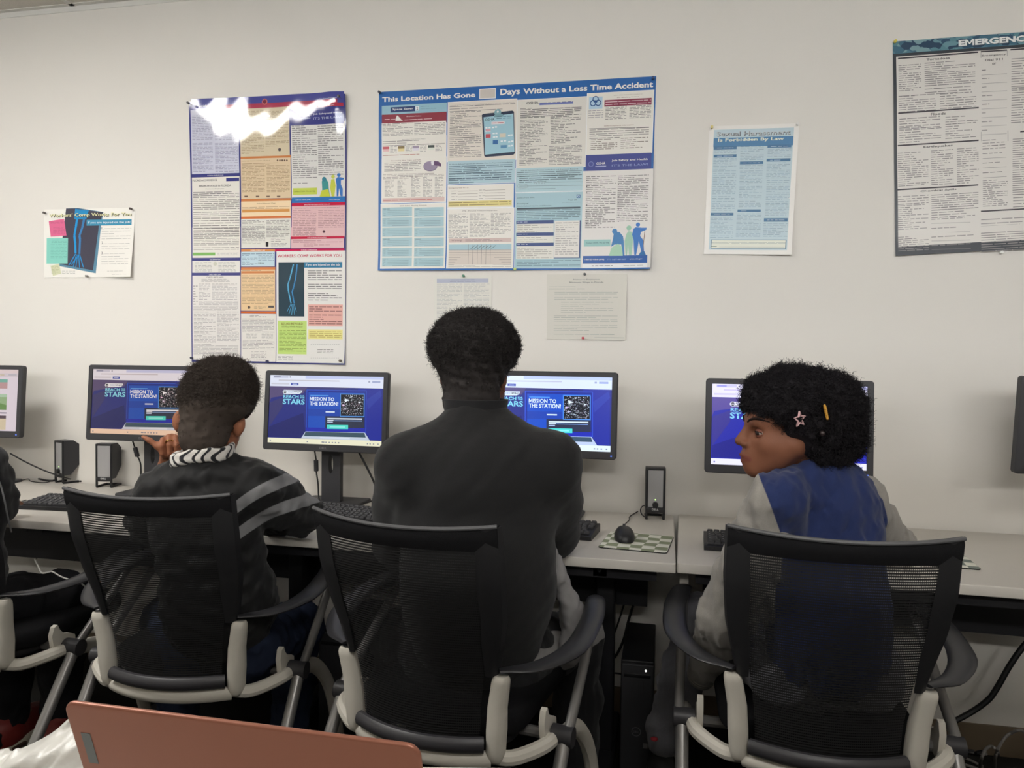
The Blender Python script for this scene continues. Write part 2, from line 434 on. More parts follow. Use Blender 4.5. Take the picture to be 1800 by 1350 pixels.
# ================================================================ posters
INK=(138,134,132); PAPER=(232,228,220)
class Poster:
    def __init__(s,px,bow=None,step=.03,gap=.0012,seed=1):
        s.c=[onY(*p) for p in px]; s.tl=s.c[0]; s.ux=s.c[1]-s.c[0]; s.vy=s.c[3]-s.c[0]; s.w=np.linalg.norm(s.ux); s.hh=np.linalg.norm(s.vy)
        s.corner=s.c[2]-s.c[1]-s.c[3]+s.c[0]
        s.bow=bow or (lambda u,v:0.0); s.step=step; s.gap=gap; s.mb=MB(); s.o=(0,0,1); s.rng=random.Random(seed); s.lay=0
    def z(s,ox,oy,sc): s.o=(ox,oy,sc)
    def uv(s,x,y):
        P=onY(s.o[0]+x/s.o[2],s.o[1]+y/s.o[2])-s.tl
        A=np.array([[s.ux[0],s.vy[0]],[s.ux[2],s.vy[2]]]); r=np.linalg.solve(A,[P[0],P[2]])
        for _ in range(2): r=np.linalg.solve(A,np.array([P[0],P[2]])-r[0]*r[1]*np.array([s.corner[0],s.corner[2]]))
        return r
    def p3(s,u,v,l):
        l=l+s.lay*.02
        P=s.tl+u*s.ux+v*s.vy+u*v*s.corner
        return (P[0],-s.gap-s.bow(u,v)-l*.00022,P[2])
    def ruv(s,u0,v0,u1,v1,col,l):
        nu=max(1,int(abs(u1-u0)*s.w/s.step+.999)); nv=max(1,int(abs(v1-v0)*s.hh/s.step+.999))
        V=[s.p3(u0+(u1-u0)*i/nu,v0+(v1-v0)*j/nv,l) for j in range(nv+1) for i in range(nu+1)]
        Fc=[(j*(nu+1)+i,(j+1)*(nu+1)+i,(j+1)*(nu+1)+i+1,j*(nu+1)+i+1) for j in range(nv) for i in range(nu)]
        s.mb.add(V,Fc,col=lin(col))
    def rect(s,x0,y0,x1,y1,col,l=1):
        s.lay+=1
        a=s.uv(x0,y0); b=s.uv(x1,y1); s.ruv(a[0],a[1],b[0],b[1],col,l)
    def poly(s,pts,col,l=3):
        s.lay+=1
        V=[s.p3(*s.uv(*p),l) for p in pts]; s.mb.add(V,[tuple(range(len(V)))[::-1]],col=lin(col))
    def line(s,p,q,wd,col,l=3):
        a=s.uv(*p); b=s.uv(*q); d=np.array([(b[0]-a[0])*s.w,(b[1]-a[1])*s.hh]); n=np.array([-d[1],d[0]])/(np.linalg.norm(d)+1e-9)*wd/2
        n=n/np.array([s.w,s.hh]); V=[s.p3(*(a+n),l),s.p3(*(b+n),l),s.p3(*(b-n),l),s.p3(*(a-n),l)]
        s.mb.add(V,[(0,1,2,3)],col=lin(col))
    def disc(s,x,y,r,col,l=3,n=16,inner=0.0,ry=None):
        s.lay+=1
        a=s.uv(x,y); b=s.uv(x+r,y); ru=abs(b[0]-a[0]); rv=ru*s.w/s.hh*(1 if ry is None else ry/r)
        o=[s.p3(a[0]+ru*math.cos(6.2832*i/n),a[1]+rv*math.sin(6.2832*i/n),l) for i in range(n)]
        if inner:
            o+=[s.p3(a[0]+inner*ru*math.cos(6.2832*i/n),a[1]+inner*rv*math.sin(6.2832*i/n),l) for i in range(n)]
            s.mb.add(o,[(i,i+n,(i+1)%n+n,(i+1)%n) for i in range(n)],col=lin(col))
        else: s.mb.add(o,[tuple(range(n))[::-1]],col=lin(col))
    def lines(s,x0,y0,x1,y1,n,col=INK,l=3,th=.40,full=.75,indent=0,hd=False):
        """illegible small print: rows of word-long dashes"""
        a=s.uv(x0,y0); b=s.uv(x1,y1); W=b[0]-a[0]; H=b[1]-a[1]; p=H/n; r=s.rng
        for i in range(n):
            e=1.0 if r.random()<full else r.uniform(.35,.9)
            t=min(th*p*.85,.0034); v0=a[1]+i*p+(p-t)/2; x=a[0]+(indent*W if r.random()<.5 else 0); end=a[0]+W*e
            while x<end-.01*W:
                wl=r.uniform(.03,.09)/s.w*max(.25,min(1,s.w*W*3)); x2=min(x+wl,end)
                k_=r.uniform(.93,1.09); c=tuple(int(min(255,q*k_)) for q in col)
                s.ruv(x,v0,x2,v0+t,c,l); x=x2+.004/s.w*r.uniform(.6,1.3)
    def text(s,x0,y0,x1,y1,txt,col,bold=.012,l=4):
        V,Fc=text_mesh(txt,bold)
        if not len(V): return
        a=s.uv(x0,y1); b=s.uv(x1,y0); m=V.max(0)
        P=[s.p3(a[0]+(b[0]-a[0])*q[0]/m[0],a[1]+(b[1]-a[1])*q[1]/m[1],l) for q in V]
        s.mb.add(P,Fc,col=lin(col))
    def sheet(s,col,white=0.0):
        s.ruv(0,0,1,1,col,0)
        # paper edge and back so that the sheet has thickness
        n=max(2,int(max(s.w,s.hh)/s.step)); f=[(i/n,0) for i in range(n)]+[(1,i/n) for i in range(n)]+[(1-i/n,1) for i in range(n)]+[(0,1-i/n) for i in range(n)]
        V=[s.p3(u,v,0) for u,v in f]; B=[(p[0],p[1]+.0006,p[2]) for p in V]; k=len(V)
        s.mb.add(V+B,[(i,(i+1)%k,(i+1)%k+k,i+k) for i in range(k)],col=lin((235,235,232)))
    def build(s,name,m,label,group=None):
        return thing(s.mb,name,m,label,'poster' if 'poster' in name else 'notice',group,prints=True,smooth=20)
M_lam=mat('laminated_print',rough=.07,spec=.5,attr=True,coat=.3)
M_semi=mat('satin_print',rough=.33,spec=.35,attr=True)
M_mattp=mat('paper_print',rough=.7,spec=.2,attr=True)
WHT=(238,236,232)
def panel(P,x0,y0,x1,y1,bg=PAPER,edge=(240,242,244),e=5):
    if edge: P.rect(x0,y0,x1,y1,edge,1); P.rect(x0+e,y0+e,x1-e,y1-e,bg,2)
    else: P.rect(x0,y0,x1,y1,bg,2)
# ---- tall labour law poster (laminated, top edge lifting from the wall)
def bow1(u,v):
    t=max(0,1-v/.30)
    w=.010*t+t*(.0022*math.sin(8*u+9*v+1.0)+.0007*math.sin(21*u-13*v)+.0004*math.sin(37*u+29*v+2))+.010*math.exp(-((u-.93)/.07)**2)*math.exp(-((v-.03)/.09)**2)
    return .001+max(0,w)+.0025*math.sin(5.5*v+2*u)**2+.004*max(0,v-.93)/.07*abs(math.sin(8*u))
P=Poster([(335.5,181),(611,168),(607.5,641),(338,636)],bow1,step=.009,seed=3)
P.sheet((62,66,128))
NAVY=(58,62,128)
P.z(320,160,5.4)
P.rect(110,90,1560,135,(74,78,150)); P.rect(250,150,1500,172,(172,60,86),1.5)
P.text(150,142,270,165,'Florida',(235,235,240),.01); P.text(1300,78,1500,98,'LaborLawCenter',(230,230,240),.006)
P.disc(800,112,26,(214,120,110),3); P.disc(800,112,18,(120,50,70),4)
panel(P,100,190,550,780,(205,206,222),None); P.lines(112,240,305,470,16,(150,150,172)); P.lines(325,240,545,470,16,(150,150,172)); P.lines(112,500,305,770,22,(140,140,165)); P.lines(325,500,545,690,16,(140,140,165)); P.lines(325,710,545,770,5,(140,140,165)); 
P.text(250,797,400,810,'FLORIDA MINIMUM WAGE',(225,225,235),.006)
panel(P,102,825,552,1400,PAPER,None); P.text(110,838,340,862,'FLORIDACOMMERCE',(60,60,64),.004); P.rect(425,828,548,856,NAVY,3)
P.text(170,890,470,915,'MINIMUM WAGE IN FLORIDA',(70,68,72),.008); P.text(232,925,405,940,'Notice to Employees',(90,88,92),.004)
P.lines(112,958,548,1012,4,(100,98,104),th=.42); P.lines(112,1030,548,1125,6,th=.4); P.lines(112,1145,548,1190,3,th=.4); P.lines(112,1200,548,1310,5,th=.33); P.lines(112,1330,548,1400,4,th=.35)
BUFF=(222,200,168)
panel(P,565,180,1032,615,(214,200,172),None); P.lines(575,200,790,600,28,(165,148,122)); P.lines(805,200,1025,530,24,(165,148,122)); P.disc(937,562,14,(90,80,80)); 
P.rect(565,625,1040,650,(204,130,80)); panel(P,565,650,1036,1015,BUFF,None); P.text(575,660,845,674,'EMPLOYEE RIGHTS UNDER THE FMLA',(110,90,70),.006); P.lines(575,690,1025,715,3,(165,140,110)); P.lines(575,722,790,960,18,(165,140,110)); P.lines(808,722,1025,960,18,(165,140,110))
for k in range(5): P.disc(915+k*22,662,8,(110,90,80))
for x in(612,720,820,920): P.rect(x-16,995,x+16,1008,(120,100,86),3)
P.rect(565,1027,1040,1052,(204,130,80)); panel(P,565,1052,1036,1185,(240,215,178),None); P.text(715,1062,890,1076,'Federal Minimum Wage',(110,90,70),.004); P.rect(575,1128,1025,1146,(214,152,88),3); P.lines(575,1100,1025,1118,2,(190,160,130))
P.rect(565,1193,1040,1216,(212,120,70)); panel(P,565,1216,1036,1390,(228,226,218),None); P.lines(575,1225,790,1390,12); P.lines(805,1225,1025,1390,12)
P.rect(1042,150,1552,186,(176,52,78),2.2); P.text(1180,148,1470,168,'OCCUPATIONAL SAFETY AND HEALTH',(235,225,230),.006)
P.rect(1042,182,1552,318,(58,62,132),2.6); P.disc(1090,250,25,(120,130,190),3); P.disc(1090,250,20,(70,76,145),4); P.text(1135,228,1225,256,'OSHA',(240,240,245),.01); P.rect(1135,268,1235,273,(180,185,220),4)
P.text(1262,212,1540,242,'Job Safety and Health',(240,240,245),.012); P.text(1262,250,1535,282,"IT'S THE LAW!",(190,195,225),.0)
panel(P,1046,318,1552,1010,(222,220,216),None); P.lines(1058,335,1285,830,26,(130,128,130),full=.55,th=.4); P.lines(1300,335,1535,800,24,(130,128,130),full=.55,th=.4); P.lines(1060,868,1240,886,1,(130,128,130),th=.35)
P.rect(1056,925,1285,982,(196,208,92),3); P.text(1066,944,1270,966,'Contact OSHA. We can help.',(80,90,50),.004)
P.poly([(1310,1005),(1335,940),(1330,860),(1345,822),(1370,830),(1392,870),(1398,940),(1412,1005)],(72,150,150),3); P.poly([(1310,1005),(1330,945),(1390,935),(1412,1005)],(196,204,70),4)
P.disc(1352,838,20,(60,130,150),4); P.disc(1437,815,17,(196,204,90),4); P.poly([(1410,920),(1420,840),(1450,835),(1462,900),(1450,1003),(1425,1003)],(200,206,84),3)
P.disc(1492,800,17,(66,120,190),4); P.poly([(1462,840),(1480,818),(1510,820),(1540,828),(1540,840),(1512,850),(1512,890),(1530,930),(1530,1000),(1508,1000),(1495,925),(1488,1000),(1472,1000),(1470,890)],(66,120,190),3)
P.rect(1046,1012,1552,1066,(52,118,186),2); P.text(1082,1028,1225,1044,'1-800-321-OSHA (6742)',(235,240,245),.005); P.text(1400,1026,1505,1042,'www.osha.gov',(235,240,245),.005)
P.rect(1046,1066,1552,1096,(196,36,70),2); P.text(1165,1072,1410,1088,'EMPLOYEE POLYGRAPH PROTECTION ACT',(240,225,230),.005)
panel(P,1046,1096,1550,1385,(226,188,190),None); P.text(1080,1103,1505,1118,'EMPLOYEE RIGHTS - EMPLOYEE POLYGRAPH PROTECTION ACT',(110,70,80),.004); P.lines(1056,1130,1278,1380,16,(176,140,144)); P.lines(1298,1130,1540,1300,11,(176,140,144))
P.z(320,400,5.4)
panel(P,102,0,556,286,PAPER,None); P.lines(115,5,545,50,3,th=.4); P.lines(115,100,545,170,5,th=.36); P.lines(115,185,545,215,2,th=.36); P.rect(106,240,320,266,(128,182,100),3); P.lines(340,240,540,266,3,(165,165,165)); 
P.lines(115,60,545,92,2,th=.36)
P.text(270,298,368,312,'DISCRIMINATION',(225,225,235),.005); panel(P,102,318,556,428,(228,226,220),None); P.lines(125,328,290,420,7,(165,165,165)); P.lines(350,328,520,420,7,(165,165,165)); P.disc(320,345,18,(205,205,190))
P.text(262,440,375,454,'CHILD LABOR LAW',(225,225,235),.005); panel(P,104,458,560,1262,(230,226,222),None); P.text(240,466,400,480,'CHILD LABOR LAWS',(80,80,84),.006); P.lines(190,486,460,520,4,(150,148,150)); P.lines(165,530,275,690,12,(160,156,158)); P.lines(290,530,530,690,14,(160,156,158)); P.lines(165,700,540,740,4,(160,156,158)); P.lines(115,745,540,790,5,(165,160,160)); P.lines(120,795,325,1095,24,(165,160,160),full=.5); P.lines(340,795,545,1080,24,(165,160,160),full=.5); P.lines(115,1100,540,1220,9,(165,160,160)); P.lines(112,545,155,740,8,(165,160,160),full=.2)
panel(P,566,0,1034,192,(226,224,216),None); P.lines(575,2,795,160,11,(160,158,156)); P.lines(805,2,1025,70,5,(160,158,156)); P.lines(850,80,985,140,4,(130,128,128)); P.rect(800,138,826,184,(40,40,44),3); P.lines(850,146,1000,184,3,(150,148,148))
P.rect(1042,0,1546,80,(226,188,190),2); P.lines(1056,3,1278,75,5,(176,140,144)); P.disc(1352,40,13,(90,60,70)); P.rect(1042,88,1546,112,(196,36,70),2); P.text(1195,92,1375,106,'ANTI-DISCRIMINATION NOTICE',(240,225,230),.005)
panel(P,1042,112,1542,192,(226,190,194),None); P.lines(1056,122,1530,145,2,(170,120,130)); P.lines(1160,150,1410,184,3,(170,120,130))
P.rect(566,206,888,232,(214,140,84)); P.text(655,212,795,226,'UNEMPLOYMENT LAW',(240,235,225),.005); panel(P,566,232,886,370,(196,218,228),None); P.lines(575,242,880,258,1,(100,120,140)); P.lines(575,262,722,360,8,(130,150,170)); P.lines(730,262,880,318,5,(130,150,170)); P.text(728,330,785,348,'OSHA',(60,60,66),.008)
P.rect(566,378,892,402,(214,130,74)); panel(P,566,402,890,792,(234,202,160),None); P.rect(570,416,880,436,(206,130,80),3); P.lines(575,452,882,730,20,(176,150,120)); P.disc(642,758,13,(100,86,80)); P.lines(690,742,800,775,4,(150,130,110)); P.rect(825,742,876,762,(96,90,90),3); P.lines(575,404,882,414,1,(150,120,90))
P.rect(566,796,898,820,(216,110,56)); panel(P,566,820,896,1274,(230,226,220),None); P.lines(650,828,806,856,2,(90,88,90)); P.lines(578,862,880,1000,10,(155,152,152)); P.lines(615,1005,720,1056,5,(150,148,148)); P.lines(760,1005,868,1056,5,(150,148,148)); P.lines(580,1062,880,1160,7,(160,156,156)); P.lines(660,1170,805,1255,6,(165,160,160))
P.rect(888,204,1546,226,(196,36,84),2); P.text(1135,208,1288,222,'WORKERS COMPENSATION',(240,225,235),.004)
panel(P,902,226,1548,1290,(232,230,226),None); P.text(912,252,1522,286,"WORKERS' COMP WORKS FOR YOU",(196,46,84),.008)
P.rect(922,332,1165,846,(52,72,84),3)
def xray(P,pts1,pts2,hand,c1,c2,w,l=4):
    for pts,c in((pts1,c1),(pts2,c2)):
        for i in range(len(pts)-1): P.line(pts[i],pts[i+1],w*(1.1 if i%2 else 1.25),c,l)
    for a,b in hand: P.line(a,b,w*.45,c1,l)
xray(P,[(1065,350),(1035,470),(1012,540),(1015,600),(1040,720)],[(1100,350),(1085,480),(1065,570),(1050,610),(1070,720)],[((1040,725),(1000,800)),((1048,728),(1020,822)),((1055,730),(1045,830)),((1062,728),(1072,828)),((1070,724),(1090,800))],(96,176,220),(70,140,196),.0042)
P.rect(1165,330,1525,382,(52,122,160),4); P.text(1182,342,1506,372,'If you are injured on the job:',(240,240,240),.008,5)
P.lines(1200,402,1520,505,5,(120,118,120),th=.42); P.lines(1200,530,1520,590,3,(120,118,120),th=.42); P.lines(1200,616,1520,700,4,(120,118,120),th=.42)
P.rect(1198,730,1528,936,(232,178,168),3); P.lines(1210,742,1520,805,3,(140,100,100),l=4,th=.42); P.lines(1210,820,1520,925,5,(140,100,100),l=4,th=.42)
P.rect(914,885,1186,1204,(196,222,128),3); P.text(948,902,1150,926,'$25,000 REWARD',(120,100,50),.008); P.text(950,934,1146,948,'ANTI-FRAUD REWARD PROGRAM',(90,100,50),.004); P.lines(926,972,1178,1062,7,(130,150,80),l=4); P.lines(926,1072,1178,1130,4,(130,150,80),l=4); P.lines(926,1140,1178,1180,3,(130,150,80),l=4)
P.rect(1202,966,1528,1062,(236,228,150),3); P.lines(1212,980,1516,1050,4,(170,150,90),l=4,th=.35)
for k in range(14): P.rect(1226+k*20,1108,1238+k*20,1111,(170,170,170),3); P.rect(1226+k*20,1236,1238+k*20,1239,(170,170,170),3)
P.lines(1290,1150,1440,1198,3,(120,118,118)); P.lines(918,1218,1060,1262,4,(150,148,148))
P.build('labor_law_poster',M_lam,'tall glossy labor law poster, navy bordered, with a blue arm X-ray at lower right')
# ---- wide blue safety poster
def bow2(u,v):
    return .003*math.exp(-((u-0)/.03)**2)*math.sin(7*v+.5)**2*(1-v)+.016*(max(0,u-.80)/.2)**2*max(0,v-.25)+.009*(max(0,v-.84)/.16)**2*(.4+.6*math.sin(4*u+.3)**2)
P=Poster([(666.5,162),(1153.5,134),(1143,474),(665,476)],bow2,step=.012,seed=5)
BLUE=(38,100,170); LB=(176,204,214)
P.sheet(BLUE)
P.z(655,130,6.923)
P.text(120,222,1252,346,'This Location Has Gone',WHT,.03)
P.rect(1300,185,1500,298,(240,240,242),2); P.rect(1308,193,1492,290,(206,198,190),3)
panel(P,116,392,905,470,(150,190,206),None); P.rect(222,408,520,456,(36,60,110),3); P.text(244,410,498,452,'Space Saver',WHT,.014); P.rect(524,398,568,446,(235,238,240),3); P.text(536,404,556,440,'2',(40,50,70),.014,5); P.text(584,388,690,402,'All-in-One',(60,80,100),.008); P.text(584,416,778,434,'OSHA Safety Poster',(60,80,100),.008)
P.rect(118,500,900,590,(140,46,62),2); P.text(416,504,594,528,'Employee Notice',(235,215,215),.012); P.lines(150,545,280,565,1,(225,190,195),l=3,th=.5); P.lines(390,540,862,560,1,(225,190,195),l=3,th=.5); P.poly([(280,575),(285,540),(300,505),(318,520),(350,555),(372,570)],(230,225,222),4)
panel(P,114,602,898,765); P.lines(125,608,490,750,9); P.lines(510,602,885,735,8)
panel(P,114,780,898,1012); P.text(360,785,645,808,'Accident Prevention Signs',(90,84,86),.008); P.lines(125,815,880,860,3,th=.4)
for x,c,d in((126,(196,90,100),(228,190,190)),(312,(130,110,70),(226,210,150)),(488,(160,146,166),(222,216,226)),(676,(60,70,66),(222,226,214))):
    P.rect(x,888-int((x-126)*.035),x+78,916-int((x-126)*.035),c,3); P.rect(x+3,918-int((x-126)*.035),x+76,946-int((x-126)*.035),d,3); P.lines(x+90,880-int((x-126)*.035),x+170,960-int((x-126)*.035),5,(150,146,146),l=3)
P.lines(125,975,850,988,1,(180,130,120),l=3)
panel(P,112,1032,896,1560); P.text(232,1040,588,1068,'Preventing Slips, Trips, and Falls',(120,70,70),.008); P.lines(145,1078,590,1180,6,th=.42)
P.disc(705,1130,86,(120,106,132),3,ry=54); P.disc(705,1118,86,(150,136,160),4,ry=54); P.poly([(750,1060),(800,1064),(838,1098),(836,1128),(750,1112)],(96,66,104),5); P.poly([(712,1068),(748,1062),(748,1110),(720,1112)],(230,226,230),5)
P.z(655,300,6.923)
P.lines(128,42,440,100,4,(140,130,128)); P.lines(445,34,870,70,3,(140,130,128))
for x in(150,305,470,615,760): P.lines(x,75 if x>400 else 110,x+(110 if x<700 else 100),320,17,(140,134,132),full=.5,th=.42)
P.rect(125,338,875,372,(214,188,182),3); P.lines(132,344,870,368,1,(180,90,90),l=4,th=.35)
panel(P,100,408,888,1192); P.text(332,416,662,440,'2018 Safety Meeting Schedule',(96,84,80),.008)
for j in range(6):
    for i in range(2):
        x0,x1=(120,482)if i==0 else(508,868); y0=452+j*122; y1=y0+104
        P.rect(x0,y0,x1,y1,(164,196,204),3); P.lines(x0+14,y0+10,x0+90,y0+22,1,(90,104,112),l=4)
        for q in range(4): P.line((x0+14+(50 if q<3 else 110),y0+36+q*20),(x1-40,y0+32+q*20),.0012,(120,140,150),4); P.lines(x0+14,y0+28+q*20,x0+40,y0+36+q*20,1,(110,124,132),l=4)
panel(P,912,180,1716,448); P.text(928,202,1172,224,'Emergency Dial 911 or',(120,76,60),.008)
for q in range(4): 
    for x in(960,1296): P.line((x+(80 if x<1000 else 70),252+q*34-(12 if x>1000 else 0)),(x+320,246+q*34-(12 if x>1000 else 0)),.0012,(150,140,130),3); P.lines(x,244+q*34-(12 if x>1000 else 0),x+75,254+q*34-(12 if x>1000 else 0),1,(120,116,112),l=3)
P.rect(924,376,1694,424,(226,212,140),3); P.lines(930,382,1680,420,2,(130,112,70),l=4,th=.42)
panel(P,910,466,1714,1192); P.text(1098,478,1518,502,'PPE - Personal Protective Equipment',(96,84,80),.008)
P.lines(928,524,1160,820,20,th=.42); P.lines(1184,520,1424,806,20,th=.42); P.lines(1442,516,1680,770,16,th=.42,full=.6)
P.rect(930,828,1690,868,(206,184,178),3); P.text(960,838,1090,866,'Warning!',(110,80,84),.004); P.lines(1130,834,1580,860,2,(130,110,112),l=4); P.rect(930,900,1690,966,(164,196,206),3)
for k in range(7): P.line((1195+k*42,950),(1245+k*42,912),.0016,(70,80,90),4)
P.rect(930,966,1690,1146,(214,204,194),3)
for k in range(7): P.line((930,968+k*30),(1690,966+k*30),.001,(120,112,110),4)
for x in(1168,1222,1278,1328,1382,1436): P.line((x,900),(x,1146),.001,(120,112,110),4)
P.lines(930,1156,1690,1176,2,(140,134,132),l=3)
P.z(655,130,6.923)
panel(P,916,345,1748,1045,(226,218,208)); P.text(946,350,1728,384,'OSHA Recordkeeping Rules: Reporting Severe Injuries and Fatalities',(110,84,80),.006); P.lines(940,388,1735,436,3,th=.42); P.lines(945,462,1318,640,10,th=.42); P.lines(940,650,1318,780,6,th=.4,full=.5); P.lines(940,772,1320,960,9,th=.4,full=.5); P.lines(940,970,1325,1010,3,th=.42)
P.poly([(1330,500),(1350,488),(1700,448),(1722,460),(1735,965),(1715,985),(1380,1014),(1360,1000)],(40,52,76),3); P.poly([(1352,530),(1712,484),(1728,948),(1372,985)],(160,200,214),4); P.disc(1525,470,42,(130,170,180),5,ry=38); P.disc(1525,462,12,(225,230,232),6); P.poly([(1480,500),(1582,488),(1600,520),(1478,530)],(120,160,172),5)
P.text(1368,540,1486,576,'OSHA',(40,50,60),.01,5); P.lines(1510,512,1690,548,2,(90,120,140),l=5); P.rect(1448,586,1608,610,(232,220,222),5); P.lines(1455,590,1600,606,1,(190,90,100),l=6)
for x,y in((1375,650),(1412,648),(1455,646),(1490,640),(1375,690),(1412,688),(1462,718),(1495,716),(1466,764),(1496,760),(1650,742),(1680,738),(1652,820),(1688,814),(1560,814),(1600,808),(1652,870),(1684,866)): P.rect(x,y,x+26,y+16,(236,240,242),5)
P.rect(1378,735,1438,780,(196,80,90),5); P.rect(1465,808,1526,856,(60,110,170),5); P.rect(1548,728,1622,772,(214,206,190),5); P.rect(1560,870,1634,902,(90,140,180),5); P.rect(1378,672,1438,700,(214,160,170),5)
panel(P,914,1060,1736,1325,LB); P.text(928,1070,1706,1112,'All Work-Related Injuries and Illnesses Must be Reported Immediately',(50,60,76),.006); P.lines(930,1120,1700,1200,5,(84,104,120),th=.45); P.lines(930,1212,1690,1290,4,(84,104,120),th=.45)
P.z(655,300,6.923); P.lines(930,82,1540,110,1,(84,104,120),l=3,th=.4); P.lines(930,128,1690,150,1,(84,104,120),l=3,th=.4,full=.2)
P.z(900,130,6.923)
P.text(-142,172,100,284,'Days',WHT,.03); P.text(138,92,1720,250,'Without a Loss Time Accident',WHT,.03)
panel(P,64,318,898,1132,(224,220,212)); P.text(176,336,326,374,'OSHA',(40,40,44),.01); P.lines(336,338,745,358,1,(110,110,150),l=3,th=.7); P.rect(336,360,745,363,(110,120,180),3)
P.lines(104,414,330,430,1,th=.5); P.lines(104,432,845,502,5,(96,94,96),th=.48); P.lines(104,524,400,540,1,(70,70,74),th=.6); P.lines(470,514,700,530,1,(70,70,74),th=.6)
P.lines(100,556,425,1110,30,(120,118,118),full=.3,th=.42); P.lines(470,536,835,600,4,(120,118,118),th=.42); P.lines(478,612,830,840,12,(120,118,118),full=.15,th=.42); P.lines(452,876,845,1100,14,(120,118,118),th=.45)
panel(P,914,238,1720,590); P.rect(940,285,1100,425,(178,206,226),3)
for cx,cy in((1018,310),(988,358),(1050,354)): P.disc(cx,cy,38,(34,80,140),4,inner=.72)
P.disc(1018,342,20,(34,80,140),5,inner=.6); P.lines(930,440,1110,540,4,(150,150,156),l=3,th=.3)
P.text(1240,242,1588,268,'First Aid Safety Procedures',(120,80,76),.01); P.text(1280,274,1545,298,'For Bleeding Victims',(120,80,76),.01); P.rect(1126,322,1698,372,(140,56,80),3); P.lines(1140,330,1690,366,2,(225,200,205),l=4,th=.4)
P.lines(1140,390,1390,550,10,(130,126,126),th=.45); P.lines(1432,385,1690,535,9,(130,126,126),th=.45)
panel(P,908,606,1708,965); P.text(1120,614,1482,646,'GHS Compliance Information',(130,80,66),.008); P.line((940,668),(1668,648),.0014,(90,86,86),3); P.lines(945,672,1665,745,4,th=.45); P.lines(942,768,1640,782,1,th=.5); P.lines(960,795,1280,920,6,(130,120,112),th=.4,full=.5); P.lines(1325,775,1655,905,6,(130,120,112),th=.4,full=.5)
P.rect(900,990,1692,1172,(56,66,140),2); P.disc(962,1100,32,(130,140,200),3); P.disc(962,1100,26,(64,74,146),4); P.text(1028,1072,1138,1108,'OSHA',WHT,.01); P.rect(1015,1124,1145,1130,(190,196,226),4); P.text(1214,1028,1654,1072,'Job Safety and Health',WHT,.012); P.text(1216,1090,1654,1130,"IT'S THE LAW!",(150,166,220),.002)
P.z(900,300,6.923)
panel(P,46,-30,862,248,(178,206,214)); P.text(110,-26,806,10,'OSHA Standard Access to Medical and Exposure Records',(60,66,72),.006)
P.lines(65,15,850,60,3,(110,126,134),l=3,th=.4); P.lines(90,62,850,108,3,(80,96,106),l=3,th=.4); P.lines(90,112,420,145,2,(80,96,106),l=3,th=.4)
for a,b in(((400,142),(860,136)),((90,190),(860,180)),((90,228),(530,220))): P.line(a,b,.0012,(110,126,134),3)
sg=[(270,160),(290,135),(300,165),(320,125),(330,165),(355,120),(362,165),(385,130),(400,165)]
for i in range(len(sg)-1): P.line(sg[i],sg[i+1],.0014,(150,166,172),4)
for i in range(10): P.line((130+70*math.cos(i*.7),190+26*math.sin(i*.7)),(130+70*math.cos(i*.7+.7),190+26*math.sin(i*.7+.7)),.0014,(150,166,172),4)
panel(P,44,270,858,1188,(166,198,208)); P.text(62,318,275,340,"OSHA's Form 300A",(90,106,116),.002); P.rect(788,292,832,332,(40,90,150),3); P.disc(810,312,14,(200,220,230),4,inner=.5); P.text(684,346,788,368,'Year 20',(60,76,86),.002); P.text(610,382,836,396,'U.S. Department of Labor',(70,86,96),.0)
P.text(62,394,200,416,'Summary of',(44,56,66),.008); P.text(62,420,480,444,'Work-Related Injuries and Illnesses',(44,56,66),.008); P.rect(60,456,832,461,(60,76,86),3); P.lines(60,478,830,590,6,(90,110,120),l=3,th=.4)
P.rect(520,612,830,1066,(48,70,120),3); P.rect(520,612,814,1058,(228,224,218),4); P.lines(535,625,800,1030,15,(150,148,146),l=5,th=.3)
for y,n in((610,110),(758,88),(882,160)): P.rect(54,y,508,y+34,(40,66,124),4); P.lines(66,y+10,190,y+24,1,(210,220,235),l=5); P.rect(54,y+34,508,y+34+n,(226,224,216),3); P.lines(66,y+50,480,y+30+n,max(2,n//26),(150,148,140),l=4,th=.3,full=.4)
P.lines(60,1090,830,1160,4,(90,112,124),l=3,th=.35)
P.rect(866,8,1684,1186,(226,222,218),2); P.lines(905,66,1250,700,29,(120,116,116),l=3,th=.42,full=.6); P.lines(1290,58,1650,620,26,(120,116,116),l=3,th=.42,full=.6)
for y in range(70,660,75): P.disc(912,y+50,6,(60,60,64),4,8); P.disc(1295,y+25,6,(60,60,64),4,8)
P.rect(878,842,1198,922,(150,196,192),3); P.text(902,870,1188,892,'Contact OSHA. We can help.',(40,70,80),.008)
P.poly([(1205,930),(1230,830),(1238,770),(1260,748),(1310,750),(1352,800),(1362,870),(1370,1040),(1345,1040),(1330,900),(1250,900)],(44,120,180),3); P.disc(1250,740,32,(44,120,180),4); P.poly([(1180,1040),(1210,940),(1290,890),(1340,930),(1350,1040)],(168,208,180),4)
P.disc(1424,700,30,(150,196,170),4); P.poly([(1370,860),(1395,770),(1420,738),(1462,750),(1475,850),(1455,1035),(1425,1035),(1412,900),(1400,1035),(1385,1035)],(160,200,176),3)
P.disc(1534,662,26,(30,104,186),5); P.poly([(1462,780),(1480,710),(1510,692),(1580,700),(1640,700),(1638,722),(1570,752),(1560,800),(1598,850),(1608,990),(1575,1000),(1545,860),(1512,1030),(1490,1030),(1480,850)],(34,112,192),4); P.line((1618,730),(1590,1000),.002,(120,90,70),4); P.poly([(1540,1035),(1565,995),(1610,985),(1632,1035)],(44,110,170),5)
